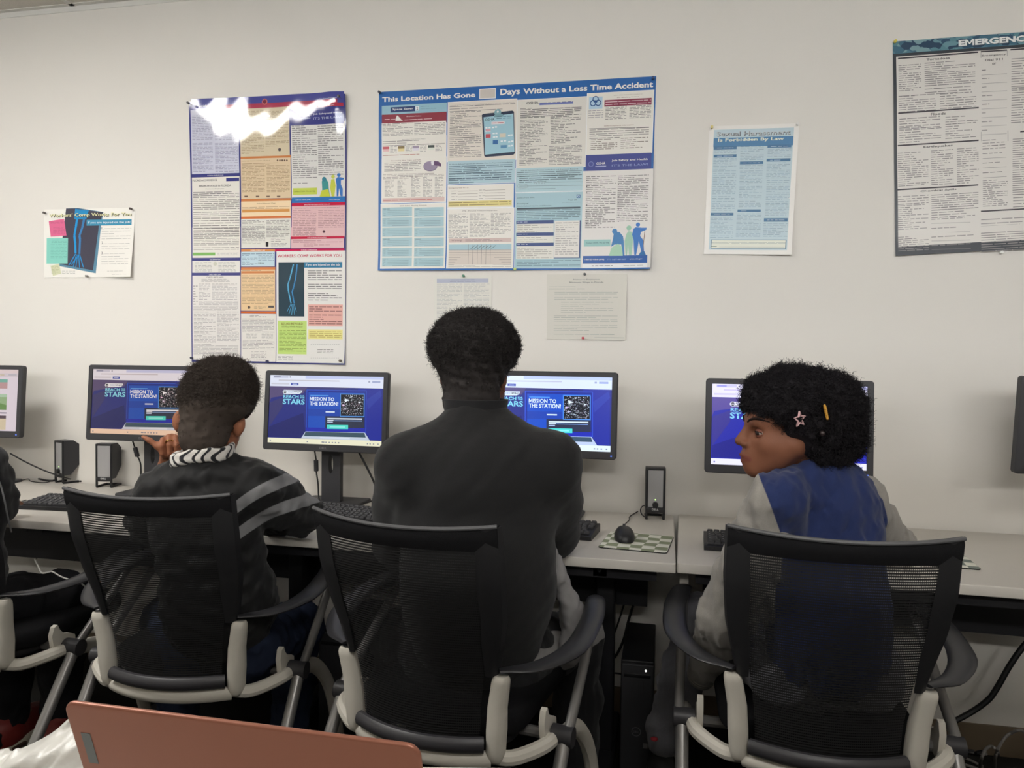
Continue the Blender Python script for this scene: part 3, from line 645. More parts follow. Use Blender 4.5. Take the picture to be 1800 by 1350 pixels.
P.rect(866,1040,1645,1128,(40,92,166),3); P.text(886,1074,1124,1096,'1-800-321-OSHA (6742)',WHT,.012); P.text(1160,1074,1392,1092,'TTY 1-877-889-5627',(170,190,225),.0); P.text(1432,1070,1586,1092,'www.osha.gov',WHT,.006)
P.rect(858,1140,1645,1186,(236,238,240),3); P.lines(972,1154,1226,1168,1,(70,70,76),l=4,th=.8); P.lines(1360,1152,1600,1164,1,(150,150,150),l=4)
P.build('safety_poster',M_semi,'wide blue workplace safety poster headed with a blank day counter')
# ---- forbidden by law sheet
P=Poster([(1247,222),(1405,217),(1390,449),(1237,447)],lambda u,v:.016*max(0,v-.55)/.45*max(0,u-.3)+.004*v,step=.03,seed=7)
P.sheet((236,233,228)); P.z(1220,200,5.19)
P.ruv(.055,.03,.945,.965,(188,208,216),1)
P.ruv(.055,.095,.945,.165,(66,124,170),2)
P.text(205,150,882,212,'Sexual Harassment',(90,96,104),.03,3); P.text(200,145,878,207,'Sexual Harassment',(196,204,206),.0,4); P.text(218,212,822,266,'Is Forbidden By Law',(232,236,214),.02)
for x0,y0,x1,y1 in((180,300,388,324),(180,376,386,398),(152,906,358,930),(418,438,630,460),(396,876,606,898),(670,286,886,308),(662,412,878,434),(636,956,850,988)): P.rect(x0,y0,x1,y1,(58,110,152),2); P.lines(x0+30,y0+8,x1-30,y1-6,1,(190,210,225),l=3)
for x0,y0,x1,y1,n in((182,330,384,362,3),(178,405,382,530,9),(174,540,376,740,12),(164,750,370,890,9),(150,940,354,1098,13),(146,1108,350,1140,2),(424,296,634,346,4),(422,360,632,425,5),(416,470,628,506,3),(418,520,618,635,9),(414,645,612,785,10),(408,795,608,860,4),(390,910,600,1130,17),(672,320,882,396,6),(664,445,872,592,11),(662,605,868,650,3),(660,660,864,790,9),(652,800,858,935,10),(632,1000,846,1130,9)): P.lines(x0,y0,x1,y1,n,(140,166,184),l=2,th=.5)
P.ruv(.075,.885,.935,.955,(84,124,150),2); P.ruv(.085,.889,.925,.951,(228,230,216),3); P.lines(160,1172,830,1190,2,(140,156,160),l=4); P.lines(155,1228,800,1240,1,(140,156,160),l=4); P.lines(155,1208,214,1220,1,(90,130,110),l=4); P.line((230,1217),(820,1222),.0008,(170,180,180),4)
P.build('harassment_law_notice',M_semi,'white sheet of small blue print headed Is Forbidden By Law, hung slightly askew')
# ---- emergency poster at right
P=Poster([(1569,73.5),(1952,45),(1940,430),(1573,450.5)],lambda u,v:.003*math.sin(6*v)**2+.006*max(0,v-.9)/.1,step=.03,seed=9)
P.sheet((62,66,72)); P.z(1550,40,6.428)
bnd=P.uv(120,385)[1]
P.ruv(0,0,1,bnd-.012,(88,130,146),1)
rr=random.Random(4)
for k in range(150):
    u=rr.random(); v=rr.random()*(bnd-.02); a=rr.uniform(.01,.05); t=rr.uniform(-.4,.4); c=rr.choice([(70,110,130),(110,150,160),(54,86,110),(96,140,150),(130,164,170),(46,72,96)])
    V=[P.p3(min(1,max(0,u+a*math.cos(q))),min(bnd-.013,max(0,v+a*.5*math.sin(q+t))),2) for q in(0,1.2,2.1,3.3,4.2,5.3)]
    P.mb.add(V,[tuple(range(6))[::-1]],col=lin(c))
P.text(872,141,1733,276,'EMERGENCY',(60,80,90),.045,4); P.text(864,135,1725,270,'EMERGENCY',(236,238,236),.045,5)
a=P.uv(160,395); P.ruv(a[0],bnd+.002,.985,.957,(226,222,216),1)
def bar(x0,y0,x1,y1): P.line((x0,y0),(x1,y1),.0045,(66,62,68),3)
bar(180,408,1085,336); bar(1115,330,1412,312); bar(1450,308,2200,262); bar(180,1028,1090,964)
P.text(500,388,764,432,'Tornadoes',(84,80,82),.02); P.text(548,1014,718,1054,'Floods',(84,80,82),.02); P.text(1126,348,1402,392,'Emergency',(84,80,82),.016); P.text(1162,402,1362,440,'Dial 911',(84,80,82),.016); P.text(1242,455,1286,482,'or',(84,80,82),.016)
for x0,y0,x1,y1,n in((185,478,440,770,13),(480,450,1050,690,12),(480,700,1000,780,3),(185,800,850,830,1),(185,830,610,1000,8),(650,800,1060,960,7),(195,1080,655,1190,5),(195,1180,670,1340,7),(715,1060,1080,1300,10),(1460,400,2180,720,13),(1460,730,2180,1100,15)): P.lines(x0,y0,x1,y1,n,(146,142,142),l=2,th=.42,full=.6)
for k in range(8): P.lines(1125,530+k*97,1240-k%3*30,546+k*97,1,(120,116,118),l=2); P.line((1120,598+k*96),(1408,582+k*96),.0012,(160,156,156),3)
P.line((1116,340),(1122,1340),.0012,(150,146,146),3); P.line((1412,318),(1424,1340),.0012,(150,146,146),3)
P.z(1550,240,6.136)
bar(170,100,1042,44); bar(165,578,1035,526); bar(1062,810,2100,752); bar(1490,-50,2150,-90)
P.text(448,84,762,132,'Earthquakes',(84,80,82),.02); P.text(412,560,800,608,'Chemical Spills',(84,80,82),.02)
for x0,y0,x1,y1,n in((170,172,500,530,17),(530,145,770,520,17),(808,125,1040,505,17),(1085,30,1340,135,4),(1085,170,1325,190,1),(1085,272,1270,296,1),(1085,376,1296,400,1),(1085,470,1350,750,14),(1410,20,2100,600,26),(1410,615,2100,740,5),(165,640,500,730,4),(165,742,500,1230,24),(530,625,1035,780,8),(530,760,1000,865,5),(530,876,885,898,1),(530,976,800,998,1),(530,1064,1000,1086,1),(530,1156,1030,1178,1),(1065,880,2100,950,3),(1065,960,2100,1200,12)): P.lines(x0,y0,x1,y1,n,(146,142,142),l=2,th=.42,full=.6)
for y in(935,1035,1125,1217): P.line((530,y+5),(950,y-7),.0012,(150,146,146),3)
for y in(240,342,448): P.line((1085,y),(1342,y-14),.0012,(150,146,146),3)
P.build('emergency_poster',M_semi,'emergency procedures poster with a teal banner and dark border, at far right')
# ---- workers' comp sheet at left
P=Poster([(78,368.5),(237.5,365),(235,487.5),(79,488)],lambda u,v:.022*max(0,u-.7)/.3*max(0,v-.25)+.002*v,step=.03,seed=11)
P.sheet((240,237,230)); P.z(60,350,9)
P.poly([(510,148),(700,142),(1100,205),(1065,420),(985,1175),(400,1060)],(96,140,164),1); P.poly([(510,150),(690,148),(1095,212),(1030,430),(940,1130),(420,1030)],(72,70,84),2)
P.poly([(655,155),(870,180),(830,320),(640,320)],(40,140,196),3)
xray(P,[(690,300),(670,430),(645,580),(660,700),(665,860)],[(800,300),(770,450),(725,580),(735,640),(725,870)],[((665,870),(560,1050)),((680,880),(630,1075)),((700,880),(670,1080)),((715,880),(730,1085)),((730,880),(790,1080)),((720,880),(600,1040))],(36,150,214),(64,130,186),.0085,4)
P.text(252,215,1552,312,"Workers' Comp Works For You",(70,74,60),.02,5); P.text(246,205,1546,302,"Workers' Comp Works For You",(240,238,186),.008,6)
P.rect(838,330,1548,410,(66,146,180),5); P.text(860,345,1532,400,'If you are injured on the job:',(235,240,240),.008,6)
P.poly([(238,352),(480,312),(520,580),(270,596)],(224,110,150),3); P.lines(265,340,470,390,3,(150,70,100),l=4,th=.5); P.lines(310,440,500,560,6,(160,76,106),l=4,th=.45)
P.poly([(208,620),(545,615),(540,1022),(206,1024)],(140,210,196),4); P.lines(285,640,525,700,3,(100,160,150),l=5,th=.4); P.lines(270,710,530,940,10,(100,160,150),l=5,th=.4)
P.poly([(270,1055),(410,1030),(438,1180),(310,1215)],(212,214,180),4); P.lines(285,1060,405,1180,8,(150,154,110),l=5)
for y,t in((440,'1.'),(672,'2.'),(835,'3.')): P.text(1074,y,1104,y+42,t,(80,80,84),.006)
for x0,y0,x1,y1,n in((1115,452,1545,480,1),(1074,490,1540,645,4),(1115,690,1530,722,1),(1074,730,1530,805,2),(1115,848,1520,880,1),(1074,890,1530,1045,4),(1150,1136,1440,1148,1),(1250,1186,1500,1198,1),(450,1132,660,1185,3)): P.lines(x0,y0,x1,y1,n,(128,126,128),l=2,th=.45)
P.build('injury_notice',M_semi,'small landscape workers compensation sheet with a blue arm X-ray and pink note, at far left')
# ---- two plain notices under the wide poster
P=Poster([(762.5,484),(865,483.5),(862,612),(763,614)],lambda u,v:.004*v,seed=13)
P.sheet((226,224,216)); P.z(750,470,4.865)
P.rect(88,98,528,130,(186,190,206),1); P.lines(205,102,410,112,1,(90,96,130),l=2,th=.8); P.lines(200,116,420,127,1,(90,96,130),l=2,th=.8); P.lines(88,138,300,640,46,(165,165,172),l=1,th=.5); P.lines(318,138,528,640,46,(165,165,172),l=1,th=.5)
P.build('employee_notice',M_mattp,'pale two column notice on a green pin, half hidden behind the middle person')
P=Poster([(961.5,482.5),(1102.5,481.5),(1099.5,598),(961.5,596.5)],lambda u,v:.003*math.sin(3*v)+.004*u*v,seed=15)
P.sheet((218,215,206)); P.z(750,470,4.865)
P.text(1255,97,1480,112,'Notice to Employees',(100,110,108),.0,2); P.text(1220,122,1512,138,'Minimum Wage in Florida',(100,110,108),.004,2)
for x0,y0,x1,y1,n in((1045,158,1690,194,2),(1095,206,1636,236,2),(1092,252,1636,282,2),(1150,290,1595,395,6),(1090,408,1632,472,4),(1088,486,1630,552,4),(1088,568,1605,580,1)): P.lines(x0,y0,x1,y1,n,(118,136,134) if y0<500 else (96,130,132),l=2,th=.42)
P.line((1435,600),(1690,603),.0008,(140,150,148),2)
P.build('wage_notice',M_mattp,'off-white minimum wage notice between a black pin and a red pin')
# ---- push pins
def pin(px,py,off,col,label):
    b=onY(px,py); mb=MB(); y=-off
    prof=[(0,.0012),(.004,.0012),(.0041,.0048),(.0052,.0048),(.0058,.0032),(.0115,.0028),(.0125,.0046),(.0135,.0046),(.0137,.0005)]
    rings=[[(b[0]+r*math.cos(6.283*j/14),y-t,b[2]+r*math.sin(6.283*j/14)) for j in range(14)] for t,r in prof]
    mb.loft(rings); mb.cyl((b[0],y,b[2]),(b[0],.004,b[2]),.0006,n=6)
    thing(mb,'push_pin',mat('pin_%d_%d_%d'%col,col,.3),label,'push pin','push pins holding the notices')
for a in[(82,375,.004,(96,90,86),'grey push pin in the upper left corner of the injury sheet'),(234,368,.006,(96,84,80),'grey push pin in the upper right corner of the injury sheet'),(157,486,.006,(120,116,112),'grey push pin in the lower edge of the injury sheet'),
  (340,629,.004,(36,40,70),'dark blue push pin at the lower left corner of the tall glossy poster'),(473,635,.006,(60,60,90),'dark push pin in the middle of the tall glossy poster\'s lower edge'),(600.5,634,.005,(120,110,96),'brownish push pin at the lower right corner of the tall glossy poster'),(604,176,.036,(50,46,46),'dark push pin at the upper right corner of the tall glossy poster'),(342,187,.032,(40,38,40),'dark push pin at the upper left corner of the tall glossy poster'),
  (669,164,.004,(40,44,60),'dark push pin at the upper left corner of the wide blue poster'),(907,474,.012,(190,206,90),'yellow-green push pin in the lower edge of the wide blue poster'),(1148,139,.003,(50,70,110),'dark blue push pin at the upper right corner of the wide blue poster'),
  (816,485.5,.003,(46,120,86),'green push pin at the top of the two column notice'),(1028.5,482.5,.003,(34,34,36),'black push pin at the top of the minimum wage notice'),(1025.5,594.5,.006,(196,60,72),'red push pin at the bottom of the minimum wage notice'),
  (1251,225,.003,(206,190,110),'yellow push pin at the upper left of the askew blue print sheet'),(1401,219.5,.004,(226,224,220),'white push pin at the upper right of the askew blue print sheet'),(1572,75,.003,(224,208,90),'yellow push pin at the corner of the emergency poster'),(1757,444.5,.007,(230,230,224),'white push pin in the lower edge of the emergency poster')]: pin(*a)
# ================================================================ monitors
M_black=mat('black_plastic',(30,30,33),.42,spec=.45,bump=.15,bscale=900)
M_dark=mat('charcoal_plastic',(60,60,63),.5,spec=.4,bump=.15,bscale=900)
M_silver=mat('silver_grille',(168,167,168),.45,metal=.2)
M_white=mat('white_print',(225,225,225),.5)
M_blueled=mat('blue_led',(70,110,255),.3,emit=3.0)
M_greenled=mat('green_led',(200,255,150),.3,emit=2.5)
M_whiteled=mat('white_led',(255,255,250),.3,emit=1.5)
def plane_text(mb,txt,x0,z0,x1,z1,y,col=None,bold=.01,mi=None):
    V,Fc=text_mesh(txt,bold); m=V.max(0)
    mb.add([(x0+(x1-x0)*q[0]/m[0],y,z0+(z1-z0)*q[1]/m[1]) for q in V],Fc,mi=mi,col=lin(col) if col else (1,1,1))
class Screen:
    """flat picture shown on a display: x to the right, z up, facing -y"""
    def __init__(s,w,h,y): s.w,s.h,s.y=w,h,y; s.mb=MB(); s.t=lambda c:c
    def q(s,x,y):
        t=(y-168)/970; u=(x-(92-20*t))/1553; v=(y-168-4*u)/(952+36*u); return (u-.5)*s.w,(.5-v)*s.h
    def poly(s,pts,col,l=1):
        pp=[s.q(*p) for p in pts]; s.mb.add([(a,s.y-l*.00012,b) for a,b in pp],[tuple(range(len(pp)))[::-1]],col=s.t(lin(col)))
    def rect(s,x0,y0,x1,y1,col,l=1): s.poly([(x0,y0),(x1,y0),(x1,y1),(x0,y1)],col,l)
    def urect(s,u0,v0,u1,v1,col,l=1):
        pp=[((u-.5)*s.w,(.5-v)*s.h) for u,v in((u0,v0),(u1,v0),(u1,v1),(u0,v1))]
        s.mb.add([(a,s.y-l*.00012,b) for a,b in pp],[(3,2,1,0)],col=s.t(lin(col)))
    def text(s,x0,y0,x1,y1,txt,col,bold=.02,l=6):
        a=s.q(x0,y1); b=s.q(x1,y0); V,Fc=text_mesh(txt,bold); m=V.max(0)
        s.mb.add([(a[0]+(b[0]-a[0])*p[0]/m[0],s.y-l*.00012,a[1]+(b[1]-a[1])*p[1]/m[1]) for p in V],Fc,col=s.t(lin(col)))
def tinted(mul,add=0.0): return lambda c:tuple(min(1.0,max(0,v*m+add)) for v,m in zip(c,mul))
def mission_page(S,bar,sat=1.0,seed=1):
    r=random.Random(seed)
    S.urect(0,0,1,1,(44,50,126),0)
    S.urect(0,0,1,.165,(236,233,244),1); S.rect(585,168,1645,212,(204,206,238),2); S.rect(135,176,345,208,(206,204,222),3); S.rect(142,184,240,200,(150,150,172),4); S.rect(365,186,380,200,(60,60,80),4)
    S.rect(210,232,1050,246,(206,196,202),3); S.rect(1440,232,1466,256,(170,170,190),3); S.rect(1492,230,1600,258,(172,176,206),3)
    S.rect(108,278,360,300,(214,208,216),3); S.rect(385,276,488,308,(64,80,168),3); S.rect(405,288,470,297,(220,225,245),4)
    S.poly([(85,325),(620,330),(560,420),(110,490),(84,560)],(92,78,118),2); S.poly([(620,330),(1180,332),(1100,372),(560,400)],(64,62,116),2); S.poly([(84,560),(300,470),(270,620),(90,900)],(62,58,110),2); S.poly([(1420,500),(1600,360),(1622,440),(1440,640)],(52,64,160),2); S.poly([(1300,335),(1620,337),(1615,1075),(1480,1075),(1415,960)],(44,52,150),1)
    S.poly([(84,900),(560,700),(590,960),(540,1050),(80,1040)],(40,42,104),2)
    S.rect(600,366,1420,970,(54,84,190),3); S.rect(612,378,1410,962,(34,48,140),4); S.rect(630,405,1395,905,(34,82,184),5)
    S.rect(630,640,1060,740,(36,70,166),6); S.rect(866,740,1395,905,(50,54,74),6); S.rect(600,905,1410,962,(40,48,168),6); S.rect(655,444,905,456,(96,160,230),7)
    S.text(650,474,985,524,'MISSION TO',(245,245,250),.025,8); S.text(650,538,1040,590,'THE STATION!',(245,245,250),.025,8)
    S.rect(1064,416,1394,744,(90,150,220),7); S.rect(1074,428,1384,732,(28,27,34),8)
    for k in range(260):
        x=r.uniform(1080,1374); y=r.uniform(434,722); a=r.choice([3,4,4,5,6]); c=r.choice([(240,240,244),(200,200,206),(150,150,160),(220,190,200)])
        S.poly([(x,y-a),(x+a*1.2,y),(x,y+a),(x-a*.8,y)],c,9)
    for x,y,a,c in((1150,512,34,(244,244,248)),(1215,455,18,(236,236,240)),(1325,540,20,(240,236,240)),(1112,582,20,(236,200,226)),(1140,636,20,(226,210,230))):
        S.poly([(x-a*.7,y-a*.8),(x+a*1.3,y),(x+a*.2,y+a*.3),(x-a*.5,y+a*.9)],c,10)
    S.rect(870,672,994,690,(232,236,246),8)
    S.rect(895,766,1366,784,(236,238,246),8); S.rect(895,793,980,808,(230,232,240),8); S.rect(986,798,1362,807,(150,180,230),8); S.rect(895,818,970,830,(200,210,236),8)
    S.rect(890,862,1178,920,(84,222,202),8); S.rect(930,882,1140,900,(150,240,226),9)
    S.poly([(596,962),(1404,966),(1472,1080),(536,1058)],(206,210,222),6); S.poly([(596,966),(1398,970),(1416,1034),(578,1026)],(66,86,98),7); S.poly([(800,1036),(1200,1040),(1205,1064),(795,1056)],(226,228,236),7)
    S.poly([(268,405),(288,376),(545,380),(530,415),(500,432),(288,434)],(236,236,242),6)
    pts=[(303+21*math.cos(k*.524),405+21*math.sin(k*.524)) for k in range(12)]; S.poly(pts,(26,26,30),7); S.rect(284,400,322,412,(236,236,240),8)
    S.text(345,392,418,416,'CODE',(140,150,190),.01,8); S.text(426,392,530,418,'NINJAS',(40,42,56),.02,8)
    S.text(280,450,495,494,'REACH',(140,216,236),.03,7); S.text(514,450,576,470,'FOR',(140,216,236),.03,7); S.text(514,474,576,494,'THE',(140,216,236),.03,7); S.text(272,506,580,578,'STARS',(140,216,236),.03,7)
    S.poly([(60,1052),(1640,1082),(1640,1175),(60,1135)],bar,6)
    for x in(108,625,830,850,880,925,968,1010,1052,1440,1475,1520,1580): S.rect(x-9,1082+int(x*.024),x+9,1098+int(x*.024),(140,140,150),7)
def gallery_page(S):
    S.urect(0,0,1,1,(226,212,220),0); S.urect(0,0,1,.06,(226,206,206),1); S.urect(.0,.06,1,.12,(214,200,206),1); S.urect(.62,.075,.86,.1,(206,190,170),2); S.urect(.9,.07,.98,.1,(190,182,190),2)
    for i,(v0,v1) in enumerate(((.16,.31),(.40,.66),(.75,.98))):
        for j in range(3):
            u0=.05+j*.29; u1=u0+.265
            S.urect(u0,v0,u1,v1,[(190,150,150),(150,176,130),(214,196,166)][i],2); S.urect(u0,v0,u1,v0+.05,[(120,176,160),(176,200,170),(90,70,80)][i],3); S.urect(u0+.05,v0+.08,u0+.16,v1-.02,[(160,100,110),(190,180,110),(196,170,140)][i],3)
            if i==1: S.mb.add([((u0-.5)*S.w,S.y-.0005,(.5-v1)*S.h),((u0-.5)*S.w,S.y-.0005,(.5-v1+.1)*S.h),((u0+.1-.5)*S.w,S.y-.0005,(.5-v0-.1)*S.h),((u1-.5)*S.w,S.y-.0005,(.5-v1+.08)*S.h),((u1-.5)*S.w,S.y-.0005,(.5-v1)*S.h)],[(0,1,2,3,4)],col=S.t(lin((110,146,84))))
    S.urect(.0,.70,.9,.715,(90,80,100),2)
def monitor(xc,y,zc,rz,zd,label,page,strength=1.0,W=.475,H=.287,flip=False,led=True):
    e=empty('monitor',(xc,y,zd),label,'monitor','monitors on the desks',rz+(math.pi if flip else 0)); zc=zc-zd
    tilt=Matrix.Translation((0,0,zc))@Matrix.Rotation(R(-4),4,'X')
    b=MB(); b.M=tilt
    bl,bt,bb=.019,.017,.026; y0=-.018
    def ring(w,h,r,yy,dz=0,n=5):
        P=[]
        for q_,(sa,sb) in enumerate([(1,1),(-1,1),(-1,-1),(1,-1)]):
            for i in range(n+1):
                t=math.pi/2*(q_+i/n); P.append((sa*(w/2-r)+r*math.cos(t),yy,dz+sb*(h/2-r)+r*math.sin(t)))
        return P
    sw,sh=W-2*bl,H-bt-bb; dz=(bb-bt)/2
    b.loft([ring(sw,sh,.001,y0+.004,dz),ring(sw+.002,sh+.002,.002,y0,dz),ring(W-.005,H-.005,.008,y0),ring(W,H,.010,y0+.003),ring(W,H,.010,y0+.022),ring(W-.012,H-.012,.012,y0+.03),ring(W-.1,H-.09,.02,y0+.048)][::-1],cap=False)
    k=b.n; b.add(ring(W-.1,H-.09,.02,y0+.048),[tuple(range(24))[::-1]])
    b.build('housing',M_dark,e)
    if page:
        S=Screen(sw,sh,y0+.0038); S.mb.M=tilt@Matrix.Translation((0,0,dz)); page(S)
        S.mb.build('screen',mat('screen_light_%.2f'%strength,rough=.25,attr=True,emit=strength),e,prints=True,smooth=0)
    else:
        s=MB(); s.M=tilt; s.box((0,y0+.0045,dz),(sw,.001,sh)); s.build('screen',M_black,e)
    s=MB(); s.M=tilt; plane_text(s,'DELL',-.014,-H/2+.009,.014,-H/2+.017,y0-.0004); s.build('logo',mat('logo_grey',(120,120,124),.4),e,smooth=0)
    if led:
        s=MB(); s.M=tilt; s.box((W/2-.016,y0-.0002,-H/2+.012),(.004,.001,.003)); s.build('power_light',M_blueled,e)
    # neck with its cable slot, and foot plate
    n=24; zt,zb=zc+.02,.012; cz=(zt+zb)/2-.005
    def rr(yy,x=.036):
        P=[]
        for i in range(n):
            hz=(zt-zb)/2; k=(i+3)%24; q_,f=divmod(k,6); f/=6
            p=[(x,-hz+2*hz*f),(x-2*x*f,hz),(-x,hz-2*hz*f),(-x+2*x*f,-hz)][q_]; P.append((p[0],yy,(zt+zb)/2+p[1]))
        return P
    def ov(yy): return [(.009*math.cos(2*math.pi*i/n),yy,cz-.035+.034*math.sin(2*math.pi*i/n)) for i in range(n)]
    b=MB(); b.loft([rr(.035),rr(.062),ov(.062),ov(.035)],closed=True,cap=False); b.rbox((0,.045,zc),(.11,.03,.11),r=.006)
    b.build('stand',M_dark,e)
    MB().rbox((0,.055,.006),(.235,.17,.012),r=.004,rc=.012).build('foot',M_dark,e)
    return e
pg=lambda bar,mul,sd:(lambda S:(setattr(S,'t',tinted(mul)),mission_page(S,bar,seed=sd)))
monitor(-1.926,-.20,1.089,R(3),.735,'lit monitor behind the child with the high-top hair, two small speakers beside it',pg((246,214,188),(1.0,.92,.86),1),.80)
monitor(-1.190,-.20,1.079,R(0),.735,'lit monitor standing clear between the high-top child and the middle person',pg((250,238,204),(.92,1.0,1.05),2),.95)
monitor(-.391,-.20,1.092,R(-2),.735,'lit monitor partly hidden by the middle person\'s head and shoulder',pg((244,244,250),(.85,1.0,1.25),3),1.1)
monitor(.358,-.325,1.081,R(-1),.737,'lit monitor behind the girl\'s curly head',pg((240,240,252),(.95,.95,1.9),4),1.1)
monitor(-2.735,-.20,1.08,R(6),.735,'monitor at the far left edge showing a pale gallery page',lambda S:gallery_page(S),.85)
monitor(1.24,-.22,1.103,R(8),.737,'monitor at the far right edge turned with its dark back to the room',None,flip=True,led=False)
# ================================================================ speakers
def speaker(p,rz,label,knob):
    e=empty('speaker',p,label,'speaker','small desktop speakers',rz); h=.178; w=.066
    MB().prism([(-.034,.036),(-.034,.172),(-.028,h),(.006,h),(.036,.156),(.036,.082),(-.006,.036)],-w/2,w/2,axis=0).build('cabinet',M_dark,e,smooth=30)
    b=MB().rbox((-w/2+.004,-.035,h/2+.002),(.008,.008,h-.004),r=.0025).rbox((w/2-.004,-.035,h/2+.002),(.008,.008,h-.004),r=.0025).rbox((0,-.035,h-.004),(w-.006,.008,.008),r=.0025).rbox((0,-.035,.034),(w-.004,.009,.018),r=.0025)
    for sx in(-1,1): b.rbox((sx*(w/2-.004),0,.004),(.008,.072,.008),r=.002)
    b.rbox((0,.036,.004),(w,.008,.008),r=.002)
    b.build('frame',M_black,e)
    MB().rbox((0,-.0345,.107),(w-.014,.004,.128),r=.0015,rc=.004,axis=1).build('grille',M_silver,e)
    s=MB(); plane_text(s,'DELL',-.011,.0335,.011,.0405,-.0398); s.build('logo',M_white,e,smooth=0)
    if knob:
        MB().cyl((0,-.032,.052),(0,-.046,.052),.011,.0095).build('knob',M_black,e)
        MB().cyl((0,-.036,.070),(0,-.0372,.070),.0022,n=10).build('power_light',M_greenled,e)
a=onZ(1150,914,.735); speaker((a[0],a[1]+.035,.735),R(4),'upright silver fronted speaker with a knob between the middle person and the girl',True)
a=onZ(178,857,.735); speaker((a[0]+.005,a[1]+.035,.735),R(12),'small speaker right beside the high-top child\'s monitor, right of the pair',False)
a=onZ(108,850,.735); speaker((a[0],a[1]+.035,.735),R(-20),'small speaker turned sideways with a knob, left of the pair by the far left keyboard',True)
# ================================================================ keyboards, mice, pads
def keyboard(p,rz,label):
    e=empty('keyboard',p,label,'keyboard','black computer keyboards',rz)
    b=MB(); V=[]
    b.prism([(-.07,.0),(-.07,.012),(-.064,.016),(.064,.026),(.07,.022),(.07,.0)],-.222,.222,axis=0); b.build('case',M_black,e,smooth=30)
    k=MB(); 
    for row in range(6):
        y=-.054+row*.0205+(.006 if row==5 else 0); z=.0165+(y+.064)*.078; x=-.212
        while x<.212:
            w=.0175
            if row==0 and abs(x+.08)<.012: w=.115
            elif row in(1,2,3) and x<-.21: w=.017+.006*(4-row)
            if -.075+.16<x<.089: x=.093; continue
            if .148<x<.156: x=.1575; continue
            if x+w>.214: break
            k.loft([[(x+(w if i in(1,2) else 0)+d*(-1 if i in(1,2) else 1),y-.0085+(.017 if i in(2,3) else 0)+d*(-1 if i in(2,3) else 1),z+hh) for i in range(4)] for d,hh in((0,0),(.0008,.006),(.0028,.0085))])
            x+=w+.0015
    k.build('keys',M_dark,e,smooth=0)
    l=MB()
    for row in range(1,5):
        for i in range(20):
            x=-.204+i*.019; y=-.052+row*.0205; z=.0165+(y+.064)*.078+.0088
            if x<.21: l.box((x-.002,y+.003,z),(.0035,.003,.0003))
    l.build('key_print',mat('key_print',(176,176,178),.5),e,smooth=0)
    return e
def at(px,py,z=.737): return onZ(px,py,z)
kb=lambda px,py,dx,dy,rz,lab,z=.735:(lambda a:keyboard((a[0]+dx,a[1]+dy,z),rz,lab))(onZ(px,py,z))
kb(28,895,.225,.085,R(4),'black keyboard on the left desk in front of the two small speakers')
kb(600,905,.0,-.032,R(-12),'black keyboard under the arm of the high-top child by the monitor foot')
kb(1042,947,-.215,.06,R(-6),'black keyboard mostly hidden by the middle person, only its number pad showing')
kb(1237,958,.222,.0,R(-2),'black keyboard whose left end shows beside the girl\'s sleeve',.737)
M_pad=mat('pad_rubber',(26,26,26),.9)
def mouse_pad(corners,z,colA,colB,n,label):
    P=[onZ(*c,z) for c in corners]; c=sum(P)/4; ang=math.atan2(*(P[1]-P[0])[[1,0]]); w=np.linalg.norm(P[1]-P[0]); h=np.linalg.norm(P[3]-P[0])
    e=empty('mouse_pad',(c[0],c[1],z),label,'mouse pad','checked mouse pads',ang)
    MB().rbox((0,0,.0015),(w,h,.003),r=.0012,rc=.012).build('base',M_pad,e)
    m=bpy.data.materials.new('checked_cloth_'+label[:8]); m.use_nodes=True; nt=m.node_tree; bs=nt.nodes['Principled BSDF']; bs.inputs['Roughness'].default_value=.8
    tc=nt.nodes.new('ShaderNodeTexCoord'); ck=nt.nodes.new('ShaderNodeTexChecker'); ck.inputs['Scale'].default_value=n; ck.inputs[1].default_value=(*lin(colA),1); ck.inputs[2].default_value=(*lin(colB),1)
    wv=nt.nodes.new('ShaderNodeTexNoise'); wv.inputs['Scale'].default_value=9; ad=nt.nodes.new('ShaderNodeVectorMath'); ad.operation='MULTIPLY_ADD'; ad.inputs[1].default_value=(.02,.02,0)
    nt.links.new(tc.outputs['Object'],wv.inputs['Vector']); nt.links.new(wv.outputs['Color'],ad.inputs[0]); nt.links.new(tc.outputs['Object'],ad.inputs[2])
    nt.links.new(ad.outputs[0],ck.inputs['Vector']); nt.links.new(ck.outputs[0],bs.inputs['Base Color'])
    MB().rbox((0,0,.0032),(w-.003,h-.003,.0008),r=.0003,rc=.011).build('cloth_top',m,e)
    return e
CW=(226,226,214)
mouse_pad([(1045,963),(1167,974),(1190,944),(1078,936)],.735,CW,(138,146,118),28,'green and white checked mouse pad under the black mouse')
mouse_pad([(612,925),(735,936),(748,912),(640,904)],.735,CW,(122,156,132),28,'green and white checked mouse pad peeking out left of the middle person')
mouse_pad([(1590,992),(1722,1003),(1700,978),(1580,970)],.737,CW,(120,130,124),28,'grey-green checked mouse pad at the right of the girl\'s chair')
def mouse(p,rz,label,m):
    e=empty('computer_mouse',p,label,'computer mouse',None,rz)
    b=MB(); rings=[]
    for i in range(11):
        t=math.pi*(.02+.96*i/10); rings.append([(.031*math.sin(t)**.6*math.copysign(abs(math.cos(2*math.pi*j/20))**.8,math.cos(2*math.pi*j/20)),-.055*math.cos(t)+0,max(.001,.004+.033*math.sin(t)**.7*math.sin(2*math.pi*j/20)*(1-.15*math.cos(t)))) for j in range(20)])
    b.loft(rings); b.build('shell',m,e); MB().cyl((-.004,.028,.034),(.004,.028,.034),.0065,n=14).build('wheel',M_dark,e)
a=onZ(1096,954,.739); mouse((a[0],a[1]+.045,.739),R(6),'black mouse on the green checked pad left of the silver speaker',M_black)
